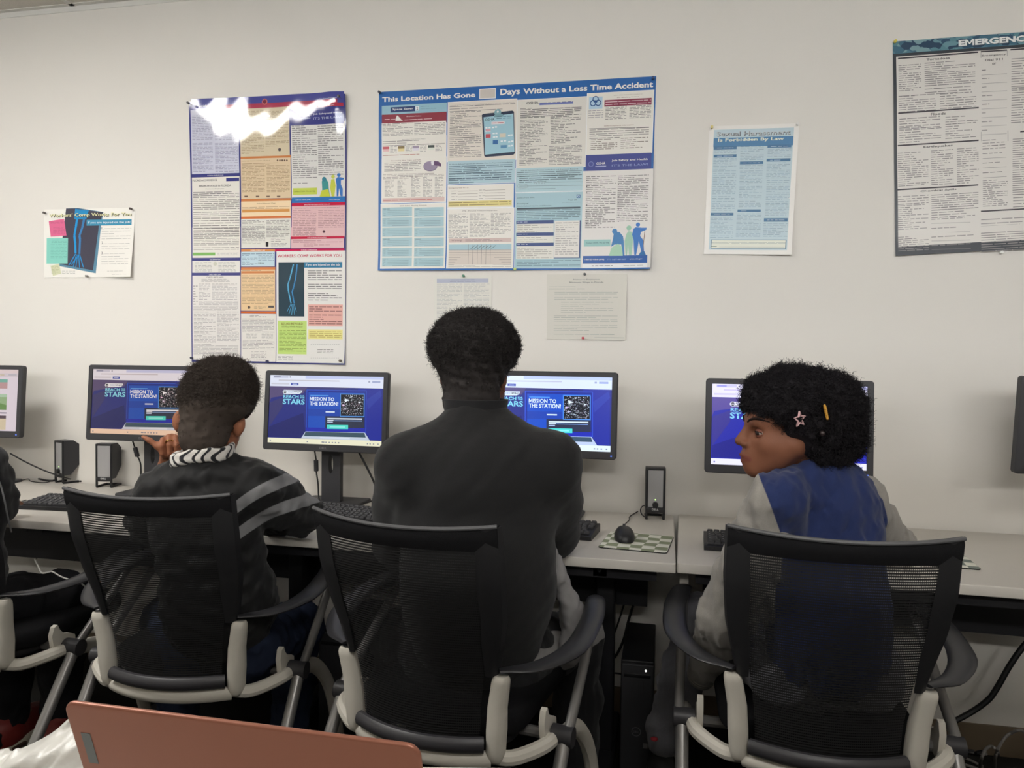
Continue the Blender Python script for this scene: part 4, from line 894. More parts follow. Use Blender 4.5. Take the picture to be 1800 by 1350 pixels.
a=onZ(672,932,.739); mouse((a[0]+.02,a[1]+.04,.739),R(10),'pale grey mouse barely showing left of the middle person\'s sleeve',mat('grey_mouse',(170,170,170),.35))
# ================================================================ computer towers
def tower(px,py,d,label):
    a=U(px,py,d); w,dp,h=.098,.33,.375
    e=empty('computer_tower',(a[0],a[1]+dp/2,0),label,'computer','black computers under the desks')
    MB().rbox((0,0,h/2+.006),(w,dp,h-.012),r=.004).build('case',M_black,e)
    b=MB().rbox((0,-dp/2-.006,h/2+.003),(w-.004,.014,h-.02),r=.004)
    for k in range(9): b.box((-.02+.005*k,-dp/2-.0134,.28),(.002,.001,.09))
    b.build('front_panel',M_dark,e)
    MB().rbox((0,-dp/2-.012,.335),(w-.02,.006,.012),r=.002).build('disc_drive',M_black,e)
    l=MB(); n=28; l.add([(.014*k_*math.cos(6.2832*i/n),-dp/2-.0136,.165+.014*k_*math.sin(6.2832*i/n)) for k_ in(1,.86) for i in range(n)],[(i,(i+1)%n,(i+1)%n+n,i+n) for i in range(n)]); plane_text(l,'DELL',-.008,.162,.008,.168,-dp/2-.0137)
    l.build('logo',mat('logo_grey',(120,120,124),.4),e,smooth=0)
    MB().box((.028,-dp/2-.0134,.125),(.014,.001,.015)).build('sticker',mat('tower_sticker',(130,130,128),.5),e)
    MB().cyl((.025,-dp/2-.012,.352),(.025,-dp/2-.0145,.352),.003,n=10).build('power_light',M_whiteled,e)
    for sx in(-1,1):
        for sy in(-1,1): MB().cyl((sx*.038,sy*.13,0),(sx*.038,sy*.13,.012),.009).build('foot',M_black,e)
tower(1121,1150,2.22,'black computer tower under the desk between the middle person and the girl')
tower(586,1150,2.44,'black computer tower under the desk, between the high-top child and middle person')
# ================================================================ cables
M_cable=mat('black_cable',(22,22,24),.55)
M_gcable=mat('grey_cable',(120,116,112),.6)
def cable(P,r,m,label,name='cable',ferrite=None,group=None):
    Q=spline(P,7); mb=MB().tube(Q,r,n=8)
    if ferrite is None: return thing(mb,name,m,label,'cable',group)
    b=Q[0]; e=empty(name,tuple(b),label,'cable',group); mb.build('wire',m,e,inv=invof(e))
    a,c=ferrite; MB().tube([a+(c-a)*t for t in(0,.06,.94,1)],[.004,.0085,.0085,.004],n=14).build('ferrite_bead',M_dark,e,inv=invof(e))
    return e
yW=-.16
cable([onY(553,792,yW),onY(556,812,yW),onY(556,828,yW),onY(559,850,yW),onY(560,872,yW),onY(563,884,-.18)],.0028,M_cable,'black monitor cable with a ferrite bead, left of the middle monitor\'s stand',ferrite=(onY(555.5,808,yW),onY(556,829,yW)))
cable([onY(232,772,yW),onY(238,790,yW),onY(241,800,yW),onY(247,815,yW),onY(248,838,yW),onY(250,856,yW)],.0028,M_cable,'black monitor cable with a ferrite bead, beside the high-top child\'s hand',ferrite=(onY(237,786,yW),onY(242,803,yW)))
cable([onY(628,790,yW),onY(640,812,yW),onY(655,842,yW),onY(668,870,yW),onY(690,884,-.2)],.004,M_cable,'black cable slanting from the clear monitor toward the middle person')
cable([onY(1013,806,-.17),onY(1016,830,-.15),onY(1014,870,-.12),onY(1008,893,-.1)],.004,M_cable,'black cable hanging behind the middle person\'s right shoulder')
cable([onY(18,797,yW),onY(45,812,yW),onY(80,828,-.2),onY(110,838,-.17),onY(124,842,-.12)],.003,M_cable,'black cable drooping from the far left monitor to the turned speaker')
cable([onZ(0,840,.739),onZ(30,836,.739),onZ(60,840,.739),onZ(92,845,.739),onZ(125,836,.74),onZ(142,846,.739)],.004,M_cable,'black cable lying along the wall behind the left speakers')
cable([onZ(20,850,.738),onZ(48,842,.738),onZ(55,846,.738),onZ(80,848,.738),onZ(100,842,.738)],.002,M_cable,'thin black wire looped on the left desk in front of the turned speaker')
cable([onZ(1093,930,.745),onZ(1098,922,.74),onZ(1106,914,.739),onZ(1107,908,.739),onZ(1118,901,.739),onZ(1121,899,.739)],.0018,M_cable,'thin black mouse cord running back over the middle desk')
cable([onZ(1138,912,.74),onY(1128,904,-.06),onY(1126,895,-.06),onY(1131,889,-.06),onY(1138,890,-.05)],.0018,M_cable,'thin black wire looping behind the upright silver speaker')
cable([onZ(640,885,.748),onZ(655,880,.745),onZ(670,874,.743),onZ(690,872,.74)],.003,M_cable,'black keyboard cord curving right across the middle desk')
cable([onZ(16,888,.738),onZ(30,884,.738),onZ(46,879,.738)],.002,M_cable,'short black wire left of the far left keyboard')
yb=-.08
cable([onY(1100,1052,yb),onY(1093,1075,yb),onY(1083,1105,yb),onY(1074,1128,yb),onY(1060,1150,yb)],.003,M_cable,'black cable hanging under the middle desk, left of a pair of wires')
cable([onY(1116,1054,yb),onY(1105,1090,yb),onY(1096,1125,yb),onY(1084,1150,yb),onY(1066,1176,yb),onY(1058,1200,yb)],.0045,M_cable,'thick black cable hanging beside the computer tower, right of the thin one')
cable([onY(1062,1183,yb),onY(1080,1183,yb),onY(1100,1186,yb)],.003,M_cable,'short black cable running level to the back of the computer tower')
cable([onY(66,965,yb),onY(64,982,yb)],.003,M_cable,'short black wire hanging under the left desk, left of two'); cable([onY(112,972,yb),onY(105,984,yb)],.003,M_cable,'short black wire hanging under the left desk, right of two')
cable([onY(1830,1105,-.1),onY(1800,1135,-.1),onY(1775,1170,-.1),onY(1752,1210,-.1),onY(1735,1232,-.1),onY(1700,1256,-.1),onY(1645,1283,-.14),onY(1600,1300,-.2)],.009,M_cable,'thick black cable sweeping down the wall at lower right')
fz=.006
cable([onY(1645,1302,-.03),onY(1668,1308,-.03),onY(1690,1316,-.03),onY(1712,1320,-.04)],.004,M_cable,'thin black cable along the baseboard at lower right')
cable([onZ(1715,1324,.01),onZ(1745,1317,.01),onZ(1775,1313,.01),onZ(1830,1318,.01)],.006,M_cable,'black cable lying along the carpet edge at lower right')
gl=['grey cable loop on the carpet, %s'%t for t in('nearest the right chair','tall arch in the middle','arch leaning right','flat stretch along the front','flat stretch by the baseboard')]
cable([onZ(1655,1324,fz),onZ(1665,1318,fz),onZ(1700,1322,fz),onZ(1735,1326,fz)],.0045,M_gcable,gl[4],group='grey cables on the carpet')
cable([onZ(1655,1330,fz),onZ(1690,1342,fz),onZ(1720,1352,fz)],.0045,M_gcable,gl[3],group='grey cables on the carpet')
cable([onZ(1722,1352,fz),onY(1725,1335,-.3),onY(1732,1318,-.3),onY(1742,1312,-.3),onY(1752,1318,-.28),onZ(1756,1326,fz)],.0045,M_gcable,gl[1],group='grey cables on the carpet')
cable([onZ(1748,1356,fz),onY(1750,1330,-.25),onY(1760,1306,-.22),onY(1775,1290,-.2),onY(1800,1286,-.2),onZ(1830,1320,fz)],.0045,M_gcable,gl[2],group='grey cables on the carpet')
cable([onZ(1652,1328,fz),onZ(1668,1325,fz),onZ(1700,1334,fz),onZ(1728,1348,fz)],.0045,M_gcable,gl[0],group='grey cables on the carpet')
# ================================================================ mesh-back chairs
M_shell=mat('chair_frame_black',(36,36,38),.5,spec=.4,bump=.2,bscale=1200)
M_arm=mat('chair_arm',(46,46,49),.38,spec=.45)
M_grey=mat('chair_grey_plastic',(218,213,202),.5,spec=.4)
M_metal=mat('chair_tube',(150,148,146),.35,metal=.55)
M_fab=mat('chair_fabric',(26,26,28),.9,spec=.15,bump=.8,bscale=900)
M_roll=mat('chair_edge_roll',(58,57,60),.42)
def mesh_mat():
    m=bpy.data.materials.new('chair_mesh'); m.use_nodes=True; nt=m.node_tree; N,L=nt.nodes,nt.links; b=N['Principled BSDF']
    b.inputs['Base Color'].default_value=(*lin((30,30,31)),1); b.inputs['Roughness'].default_value=.6
    uv=N.new('ShaderNodeUVMap'); sp=N.new('ShaderNodeSeparateXYZ'); L.new(uv.outputs[0],sp.inputs[0])
    def frac(sock,per,wd):
        d=N.new('ShaderNodeMath'); d.operation='DIVIDE'; L.new(sock,d.inputs[0]); d.inputs[1].default_value=per
        f=N.new('ShaderNodeMath'); f.operation='FRACT'; L.new(d.outputs[0],f.inputs[0])
        c=N.new('ShaderNodeMath'); c.operation='LESS_THAN'; L.new(f.outputs[0],c.inputs[0]); c.inputs[1].default_value=wd; return c.outputs[0]
    a=frac(sp.outputs[1],.0060,.40); c=frac(sp.outputs[0],.0040,.72)
    mu=N.new('ShaderNodeMath'); mu.operation='MULTIPLY'; L.new(a,mu.inputs[0]); L.new(c,mu.inputs[1])
    t=N.new('ShaderNodeBsdfTransparent'); mx=N.new('ShaderNodeMixShader'); L.new(mu.outputs[0],mx.inputs[0]); L.new(b.outputs[0],mx.inputs[1]); L.new(t.outputs[0],mx.inputs[2])
    L.new(mx.outputs[0],N['Material Output'].inputs['Surface']); return m
M_mesh=mesh_mat()
ZB,ZT=.418,.926
def bw(t): return smooth1([0,.2,.38,.6,.8,1],[.168,.174,.190,.214,.222,.221],t)
def by(t): return -.150-.105*t+.018*math.sin(math.pi*min(1,t*1.3))
def bp(s,t,off=0.0):
    """point on the curved back; off pushes it toward the rear"""
    return np.array([s*bw(t),by(t)-.046*(1-s*s)-off,ZB+(ZT-ZB)*t+.010*s*s*(t>.9)*(t-.9)/.1])
def make_chair(label):
    e=empty('office_chair',(0,0,0),label,'chair','mesh back chairs at the desks')
    # perforated mesh sheet with its own UVs in metres
    nu,nv=28,36; V=[bp(-.86+1.72*i/nu,.03+.91*j/nv,.0) for j in range(nv+1) for i in range(nu+1)]
    Fc=[(j*(nu+1)+i,j*(nu+1)+i+1,(j+1)*(nu+1)+i+1,(j+1)*(nu+1)+i) for j in range(nv) for i in range(nu)]
    o=MB().add(V,Fc).build('mesh_panel',M_mesh,e); uv=o.data.uv_layers.new(name='UVMap')
    for p in o.data.polygons:
        for li in p.loop_indices:
            v=o.data.vertices[o.data.loops[li].vertex_index].co; k=o.data.loops[li].vertex_index; uv.data[li].uv=(v.x+1,(k//(nu+1))/nv*.91*(ZT-ZB)+1)
    # dark side bands and wrapped top
    for sx in(-1,1):
        rings=[]
        for j in range(25):
            t=.345+.655*j/24; wd=smooth1([.345,.5,.75,1],[.12,.19,.22,.20],t)
            a=bp(sx*(1-wd),t,.004); b=bp(sx*1.0,t,.006); c=bp(sx*1.015,t,-.012); d=bp(sx*(1-wd*.8),t,-.010)
            m=bp(sx*(1-wd*.5),t,.010); rings.append([a,m,b,c,d] if sx>0 else [d,c,b,m,a])
        MB().loft(rings).build('back_frame',M_shell,e,smooth=45)
    rings=[]
    for i in range(33):
        s=-1.0+2.0*i/32
        q=[bp(s,.915,.004),bp(s,.95,.010),bp(s,.985,.011),bp(s,1.004,.004),bp(s,1.006,-.006),bp(s,.985,-.012),bp(s,.92,-.006)]; rings.append(q)
    MB().loft(rings).build('top_band',M_fab,e,smooth=60)
    MB().tube([bp(-1+2*i/32,1.004,.008) for i in range(33)],.0045,n=8).build('top_seam',mat('seam_tape',(84,84,86),.5),e)
    MB().tube([bp(-.93+1.86*i/24,.035,.012) for i in range(25)],.014,n=10,flat=1.25).build('edge_roll',M_roll,e)
    # grey lower posts, rail under the mesh and the arms that reach the pivots
    for sx in(-1,1):
        rings=[]
        for j in range(25):
            t=-.05+.40*j/24; o1=.030 if j else .02
            wd=.022; a=bp(sx*1.0,max(t,-.05),.012); 
            ctr=a+np.array([sx*.010,.012,0]); hx,hy=smooth1([-.05,-.035,.0,.1,.33,.35],[.010,.016,.021,.022,.020,.015],t),smooth1([-.05,-.035,.0,.1,.33,.35],[.012,.018,.022,.024,.017,.012],t)
            rings.append([ctr+np.array([hx*math.copysign(abs(math.cos(q))**.75,math.cos(q))*1,hy*math.copysign(abs(math.sin(q))**.75,math.sin(q)),0]) for q in np.linspace(0,2*math.pi,20,endpoint=False)])
        MB().loft(rings).build('back_post',M_grey,e,smooth=60)
        p0=bp(sx*1.03,-.03,.0)
        MB().tube(spline([p0+np.array([-sx*.01,0,0]),p0+np.array([sx*.035,.02,-.006]),np.array([sx*.262,-.085,.412]),np.array([sx*.275,-.035,.415])],4),[.017]*13,n=10).build('pivot_arm',M_grey,e)
        MB().prism([(-.060,.402),(-.072,.430),(-.078,.462),(-.070,.486),(-.058,.490),(-.050,.474),(-.036,.458),(-.010,.450),(.006,.440),(.010,.412)],sx*.258-.007,sx*.258+.007,axis=0).build('bracket',M_grey,e)
        MB().cyl((sx*.268,-.03,.418),(sx*.318,-.03,.418),.024,.023,n=20).build('pivot_hub',M_roll,e)
        MB().tube([(sx*.305,-.03,.425),(sx*.300,.10,.52),(sx*.292,.235,.622),(sx*.288,.25,.64)],[.0125,.0125,.012,.012],n=12).build('arm_tube',M_metal if sx<0 else M_metal,e)
        MB().tube([(sx*.298,-.025,.425),(sx*.298,-.13,.27),(sx*.296,-.272,.062)],[.016,.0155,.0145],n=12).build('leg',M_metal,e)
        MB().tube(spline([(sx*.286,-.02,.412),(sx*.288,.10,.375),(sx*.290,.21,.26),(sx*.292,.285,.062)],6),[.017]*19,n=10,flat=1.3).build('leg',M_grey,e)
        for fy in(-.275,.288):
            c=MB().cyl((sx*.294-.013,fy-.01,.027),(sx*.294+.013,fy-.01,.027),.027,n=22); c.cyl((sx*.294,fy,.03),(sx*.294,fy,.07),.009); c.build('caster',M_black,e)
        # arm pad: broad flat blade sweeping outward and forward
        path=spline([bp(sx*1.02,.375,.006),np.array([sx*.262,-.115,.606]),np.array([sx*.312,-.02,.618]),np.array([sx*.318,.10,.640]),np.array([sx*.302,.20,.655]),np.array([sx*.286,.262,.652])],5)
        wid=[smooth1([0,.15,.4,.75,.95,1],[.010,.022,.030,.027,.022,.014],i/(len(path)-1)) for i in range(len(path))]
        MB().tube(path,wid,n=14,flat=.34,up=(0,0,1)).build('armrest',M_arm,e,smooth=60)
    MB().tube([bp(-1.0+2*i/24,-.035,.006) for i in range(25)],.012,n=10,flat=1.5).build('lower_rail',M_grey,e)
    b=MB().rbox((0,.09,.452),(.43,.44,.055),r=.02,rc=.08); b.build('seat',M_fab,e)
    MB().rbox((0,.07,.415),(.38,.36,.025),r=.008,rc=.05).build('seat_pan',M_shell,e)
    MB().tube([(-.275,-.03,.415),(.275,-.03,.415)],.013,n=10).build('cross_bar',M_metal,e)
    return e
chair=make_chair('black mesh chair holding the high-top child in the striped jacket')
def put(o,x,y,rz,label=None):
    o.location=(x,y,0); o.rotation_euler=(0,0,R(rz))
    if label: o['label']=label
    return o
c1=copy_tree(chair); c2=copy_tree(chair); c3=copy_tree(chair)
put(chair,-1.264,-.812,4)
put(c1,-.497,-.93,-10,'black mesh chair holding the broad-shouldered person in the middle')
put(c2,.352,-.826,0,'black mesh chair holding the girl, nearest to the right edge')
put(c3,-1.97,-.80,0,'black mesh chair mostly cut off by the left edge')
# ================================================================ people
HR=np.array([math.cos(YAW),math.sin(YAW),0.]); HF=np.array([-math.sin(YAW),math.cos(YAW),0.]); UP=np.array([0,0,1.])
def skin(name,c,lip=None,bump=.1): return two_tone(name,c,lip or c,'lip',rough=.5,sheen=.0,bump=bump,bscale=700,var=.06,width=.0015)
def grid_for(pts,pad,h):
    P=np.array(pts); return SDF(P.min(0)-pad,P.max(0)+pad,h)
class Head:
    def __init__(s,O,f,sd,u,sc): s.O,s.A,s.k=np.asarray(O),np.array([f,sd,u]),sc
    def p(s,a,b,c): return s.O+s.k*(a*s.A[0]+b*s.A[1]+c*s.A[2])
    def loc(s,V): return ((V-s.O)@s.A.T)/s.k
    def ell(s,S,c,r,k=.02,op='u'): S.ell(s.p(*c),np.array(r)*s.k,s.A,k,op)
    def cone(s,S,a,b,ra,rb,k=.02,op='u'): S.cone(s.p(*a),s.p(*b),ra*s.k,rb*s.k,k,op)
    def sculpt(s,S,ear=1.0,crown=.1):
        s.ell(S,(0,0,.03),(.097,.075,crown),.0); s.ell(S,(.05,0,-.04),(.056,.058,.08),.03)
        for q in(-1,1):
            s.cone(S,(.02,q*.050,-.055),(.088,q*.014,-.108),.024,.016,.03); s.ell(S,(.066,q*.036,-.052),(.026,.022,.022),.02)
        s.ell(S,(.092,0,-.107),(.018,.02,.016),.018); s.ell(S,(.088,0,-.078),(.030,.030,.028),.02)
        s.cone(S,(.088,-.032,-.001),(.088,.032,-.001),.014,.014,.02)
        for q in(-1,1): s.ell(S,(.101,q*.034,-.026),(.017,.017,.0115),.010,'s')
        s.cone(S,(.101,0,-.012),(.123,0,-.046),.0075,.0110,.012)
        for q in(-1,1):
            s.ell(S,(.112,q*.0135,-.052),(.0105,.0080,.0085),.006)
            s.ell(S,(.119,q*.006,-.061),(.005,.004,.004),.003,'s')
        for q in(-1,1):
            s.cone(S,(.106,q*.022,-.085),(.1172,q*.006,-.0785),.0036,.0052,.003); s.cone(S,(.106,q*.021,-.0865),(.1150,q*.004,-.0910),.0038,.0062,.003)
        s.cone(S,(.1172,-.006,-.0785),(.1172,.006,-.0785),.0050,.0050,.003)
        s.cone(S,(.1212,-.017,-.0850),(.1212,.017,-.0850),.0024,.0024,.002,'s')
        for q in(-1,1):
            s.ell(S,(-.008,q*(.062+.021*ear),-.016),(.013,.019*ear,.031*ear**.5),.006); s.ell(S,(.006,q*(.075+.015*ear),-.014),(.009,.010*ear,.019*ear),.004,'s'); s.ell(S,(.000,q*(.060+.021*ear),-.044),(.008,.009,.009),.006)
    def lip(s,V):
        L=s.loc(V); d=np.full(len(V),1.)
        for q in(-1,1):
            for a,b in(((.106,q*.022,-.085),(.1172,q*.004,-.0785)),((.106,q*.021,-.0865),(.115,q*.002,-.0910))):
                a,b=np.array(a),np.array(b); e=b-a; t=np.clip(((L-a)@e)/(e@e),0,1); d=np.minimum(d,np.linalg.norm(L-a-t[:,None]*e,axis=1))
        return (.0066-d)*s.k
    def eyes(s,par,inv,look=(.93,.0,-.1)):
        wm=mat('eye_white',(176,162,152),.4); im=mat('iris_dark',(26,16,13),.3)
        for q in(-1,1):
            c=s.p(.083,q*.0315,-.027); r=.0130*s.k
            b=MB().sphere(c,r,20,14).build('eye',wm,par,inv=inv)
            l=np.array(look,float); l/=np.linalg.norm(l); d=l@s.A; e1=np.cross(d,UP); e1/=np.linalg.norm(e1); e2=np.cross(e1,d)
            rings=[[c+r*1.02*(d*math.cos(a)+math.sin(a)*(e1*math.cos(t)+e2*math.sin(t))) for t in np.linspace(0,2*math.pi,18,endpoint=False)] for a in(.58,.4,.2,.02)]
            MB().loft(rings,cap=True).build('iris',im,b,inv=inv)
    def lids(s,par,inv,m,lash):
        for q in(-1,1):
            c=np.array([.083,q*.0315,-.027]); r=.0139
            def d(th,ph):
                v=np.array([math.cos(ph)*math.cos(th),math.cos(ph)*math.sin(th)*q,math.sin(ph)]); return v
            def pt(th,ph,k=1.0): return s.p(*(c+d(th+.25,ph)*r*k))
            T=np.linspace(-1.15,1.15,15)
            up=lambda t: .36*math.cos(t*1.25)+.02; lo=lambda t:-.30*math.cos(t*1.25)+.02
            for e,z in((up,1.45),(lo,-1.45)):
                V=[];n=9
                for t in T:
                    for j in range(n):
                        k=j/(n-1); V.append(pt(t,e(t)*(1-k)+z*k,1.0 if j else .96))
                Fc=[(i*n+j,i*n+j+1,(i+1)*n+j+1,(i+1)*n+j) for i in range(len(T)-1) for j in range(n-1)]
                MB().add(V,Fc).build('eyelid',m,par,inv=inv)
            MB().tube([pt(t,up(t),1.02) for t in T],[.0005+.0006*math.cos(t*1.2) for t in T],n=6).build('eyelash',lash,par,inv=inv)
    def onskin(s,S,a,b,c,lift=.0):
        q=np.array(s.p(a,b,c)); d=q-s.p(.02,0,c); d/=np.linalg.norm(d); last=s.p(.02,0,c)
        for t in np.arange(.03,.16,.0012):
            w=s.p(.02,0,c)+d*t*s.k; i=np.round((w-S.lo)/S.h).astype(int)
            if S.f[tuple(i)]>0: return w+d*lift
        return q
    def brows(s,par,inv,m,S):
        for q in(-1,1):
            P=[s.onskin(S,.104,q*.013,-.002),s.onskin(S,.100,q*.024,.004),s.onskin(S,.090,q*.040,.007),s.onskin(S,.074,q*.056,.000)]
            MB().tube(spline(P,5),[.0012*s.k+.0012*s.k*math.sin(math.pi*min(1,(i+2)/16)) for i in range(16)],n=8,flat=1.2).build('eyebrow',m,par,inv=inv)
def person_root(V,F,attrs,m,label,base):
    o=np_obj('person',V-np.array(base),F,m,attrs=attrs); o.location=base
    return tag(o,label,'person')
def mesh_part(name,S,m,par,inv,attrs=None,lab=None):
    V,F=S.mesh(); o=np_obj(name,V,F,m,par,attrs={k:fn(V) for k,fn in (attrs or {}).items()},inv=inv)
    if lab: o['label']=lab
    return V,F,o
def hair_part(S,m,par,inv,curl,seed,keep=None,name='hair'):
    V,F=S.mesh()
    parts=[(V,F)]; n=len(V)
    for c in curl:
        v,f=curls(V,F,*c,seed=seed,keep=keep); parts.append((v,f+n)); n+=len(v); seed+=1
    return np_obj(name,np.concatenate([p[0] for p in parts]),np.concatenate([p[1] for p in parts]),m,par,inv=inv)
def hairmat(name,c,r=.75): return mat(name,c,r,spec=.25,var=.25,vscale=60)
def fingers(S,chains,r=.0078):
    for P,sc in chains: S.chain(P,[r*sc*1.05,r*sc,r*sc*.95,r*sc*.82][:len(P)],.004)
def shoe(par,inv,toe,heel,w,h,m_up,m_sole,extra=None):
    """low shoe between heel and toe points on the floor"""
    toe,heel=np.array(toe),np.array(heel); d=toe-heel; L=np.linalg.norm(d[:2]); d/=np.linalg.norm(d); sd=np.array([d[1],-d[0],0]); z0=min(toe[2],heel[2])
    S=SDF(np.minimum(toe,heel)-.09,np.maximum(toe,heel)+np.array([.09,.09,.16]),.005); A=np.array([d,sd,UP])
    c=(toe+heel)/2
    S.ell(toe-d*.06+UP*.045,(.07,w*.5,.038),A,.03); S.ell(c+UP*.045,(L*.36,w*.43,.045),A,.03); S.ell(heel+d*.055+UP*.06,(.058,w*.42,.06),A,.03)
    S.cone(heel+d*.07+UP*.07,heel+d*.06+UP*h,.040,.042,.03); S.noise(.0012,.03,3)
    S.halfcut(heel+UP*.022,-UP)
    mesh_part('shoe_upper',S,m_up,par,inv)
    out=[]
    for i in range(28):
        t=2*math.pi*i/28; x,y=math.cos(t),math.sin(t); wx=L/2; wy=w*(.47 if x<0 else .5)*(1-.12*max(0,-x))
        out.append(c+d*(wx*math.copysign(abs(x)**.75,x))+sd*(wy*math.copysign(abs(y)**.85,y)))
    MB().loft([[np.array([p[0],p[1],z0])+(c-p)*np.array([.04,.04,0]) for p in out],[np.array([p[0],p[1],z0+.006]) for p in out],[np.array([p[0],p[1],z0+.028]) for p in out],[np.array([p[0],p[1],z0+.034])+(c-p)*np.array([.06,.06,0]) for p in out]]).build('shoe_sole',m_sole,par,inv=inv)
M_sole=mat('white_sole',(206,198,180),.6)
# ---------------------------------------------------------------- broad-shouldered person in the middle
def person_middle():
    D=1.80
    hd=Head(U(833,655,1.90),HF*.995+HR*.1,HR*.995-HF*.1,UP,1.04); hd.A[0]/=np.linalg.norm(hd.A[0]); hd.A[1]=np.cross(hd.A[0],UP)
    sL,sR=U(716,822,D),U(966,818,D); eL,eR=U(700,955,2.0),U(974,938,2.02); wL,wR=U(770,906,2.32),U(935,900,2.32)
    neck0,neck1=U(836,730,1.83),hd.p(-.02,0,-.045)
    chest,belly,pel=U(840,905,1.82),U(838,1050,1.83),U(838,1145,1.90)
    kL,kR=U(700,1118,2.2),U(1012,1120,2.15); hL,hR=U(792,1160,1.90),U(882,1160,1.90)
    aL,aR=np.array([kL[0],kL[1]+.02,.10]),np.array([kR[0]+.01,kR[1]+.02,.10])
    base=np.array([pel[0],pel[1],0.0]); inv=Matrix.Translation(-Vector(base))
    S=grid_for([hd.p(.2,.12,.2),hd.p(-.14,-.12,-.1),sL,sR,eL,eR,wL,wR,pel,kL,kR,aL,aR,aL+HF*.15],.13,.0055)
    S.cone(neck0-UP*.05,neck1,.066,.064,.0); hd.sculpt(S,.55)
    AX=np.array([HR,HF,UP])
    S.ell(chest,(.17,.09,.22),AX,.05); S.ell(belly,(.15,.09,.2),AX,.05); S.cone(hL,hR,.08,.08,.05)
    for a,b,c,h,k,an in((sL,eL,wL,hL,kL,aL),(sR,eR,wR,hR,kR,aR)):
        S.chain([a,b,c],[.055,.042,.03],.03); S.chain([h,k,an],[.07,.05,.04],.03); S.cone(an,an+HF*.15-UP*.05,.035,.028,.02)
        fw=(c-b)/np.linalg.norm(c-b); sd=np.cross(fw,UP); S.ell(c+fw*.05,(.045,.036,.015),np.array([fw,sd,np.cross(sd,fw)]),.015)
        fingers(S,[([c+fw*.085+sd*o,c+fw*.115+sd*o*1.1,c+fw*.14+sd*o*1.15-UP*.012,c+fw*.152+sd*o*1.15-UP*.028],sc) for o,sc in((-.027,.85),(-.009,1),(.009,1),(.026,.95))])
        fingers(S,[([c+fw*.03-sd*.03,c+fw*.06-sd*.05,c+fw*.085-sd*.055],1.15)])
    V,F=S.mesh()
    o=person_root(V,F,{'lip':hd.lip(V)},skin('skin_middle',(112,76,60),(96,56,50)),'person in a black mock-neck top with rounded dark hair, seen from behind in the middle',base)
    hd.eyes(o,inv)
    # hair: rounded top that narrows into a short fade at the nape
    S=grid_for([U(740,520,1.9),U(925,720,1.9),U(832,600,1.75),U(832,600,2.05)],.03,.005)
    for px,py,rx,rz in((832,612,.094,.088),(806,602,.064,.066),(862,604,.062,.068),(834,588,.074,.054),(784,614,.038,.046),(882,616,.036,.048)): S.ell(U(px,py,1.885),(rx,.118 if rx>.06 else .06,rz),AX,.03)
    hd.ell(S,(-.006,0,.024),(.101,.0795,.104),.03); hd.ell(S,(-.045,0,-.066),(.058,.068,.078),.03)
    S.halfcut(hd.p(.07,0,.0),hd.A[0]*.8-hd.A[2]*.6)
    for q in(-1,1): S.ell(hd.p(.002,q*.098,-.022),(.026,.026,.040),hd.A,.006,'s')
    S.noise(.004,.03,5,2)
    def keep(c): 
        z=(c[:,2]-U(832,655,1.9)[2])/.06; return np.clip(z,.10,1)*(z>-.8)
    hair_part(S,hairmat('hair_black',(46,42,41)),o,inv,[(12000,.009,.0010,1.3,.0028),(1800,.014,.0008,1.6,.003)],11,keep)
    # mock-neck top
    S=grid_for([sL,sR,eL,eR,wL,wR,pel,chest],.16,.006)
    S.ell(chest,(.196,.118,.235),AX,.0); S.ell(belly,(.183,.120,.24),AX,.06); S.ell(U(842,1020,1.80),(.178,.118,.16),AX,.05); S.ell(U(842,830,1.79),(.17,.095,.11),AX,.06)
    S.cone(neck0-UP*.03,neck0+UP*.004,.074,.068,.03)
    for a,b,c in((sL,eL,wL),(sR,eR,wR)):
        S.cone(neck0-UP*.045,a+UP*.018,.062,.058,.05); S.chain([a,(a+b)/2,b,c],[.079,.069,.061,.042],.04)
    S.noise(.0022,.11,21,3,(1,1,1.4))
    S.ell(neck0+UP*.03,(.066,.062,.06),AX,.004,'s')
    for c,b in((wL,eL),(wR,eR)): S.halfcut(c,c-b) if False else None
    mesh_part('top',S,two_tone('black_knit',(36,36,37),(36,36,37),'none',rough=.9,sheen=.12,bump=.5,bscale=700,var=.14),o,inv)
    # ribbed collar
    c=MB(); n=120; rings=[]
    for i in range(9):
        t=i/8; rr=.0795-.003*math.sin(math.pi*t); rings.append([neck0+AX.T@np.array([(rr+.0022*math.sin(60*q))*math.cos(q)*1.02,(rr+.0022*math.sin(60*q))*math.sin(q)*.98,0])+UP*(-.018+.058*t)+HF*(.010*t)+HR*.0 for q in np.linspace(0,2*math.pi,n,endpoint=False)])
    rings+=[[p+(neck0-p)*np.array([.10,.10,0])-UP*.008*0 for p in rings[-1]],[p+(neck0-p)*np.array([.12,.12,0])-UP*.02 for p in rings[-1]]]
    c.loft(rings,cap=False).build('collar',mat('black_rib',(34,34,36),.9,spec=.2,sheen=.1),o,inv=inv)
    # track trousers with a pale side stripe
    S=grid_for([hL,hR,kL,kR,aL,aR],.14,.006)
    S.cone(hL,hR,.112,.112,.0); S.ell(pel+HF*.02,(.185,.125,.12),AX,.04)
    for h,k,a in((hL,kL,aL),(hR,kR,aR)): S.chain([h,k],[.100,.078],.04); S.chain([k,(k+a)/2,a],[.076,.068,.062],.03)
    S.noise(.005,.08,31,3); 
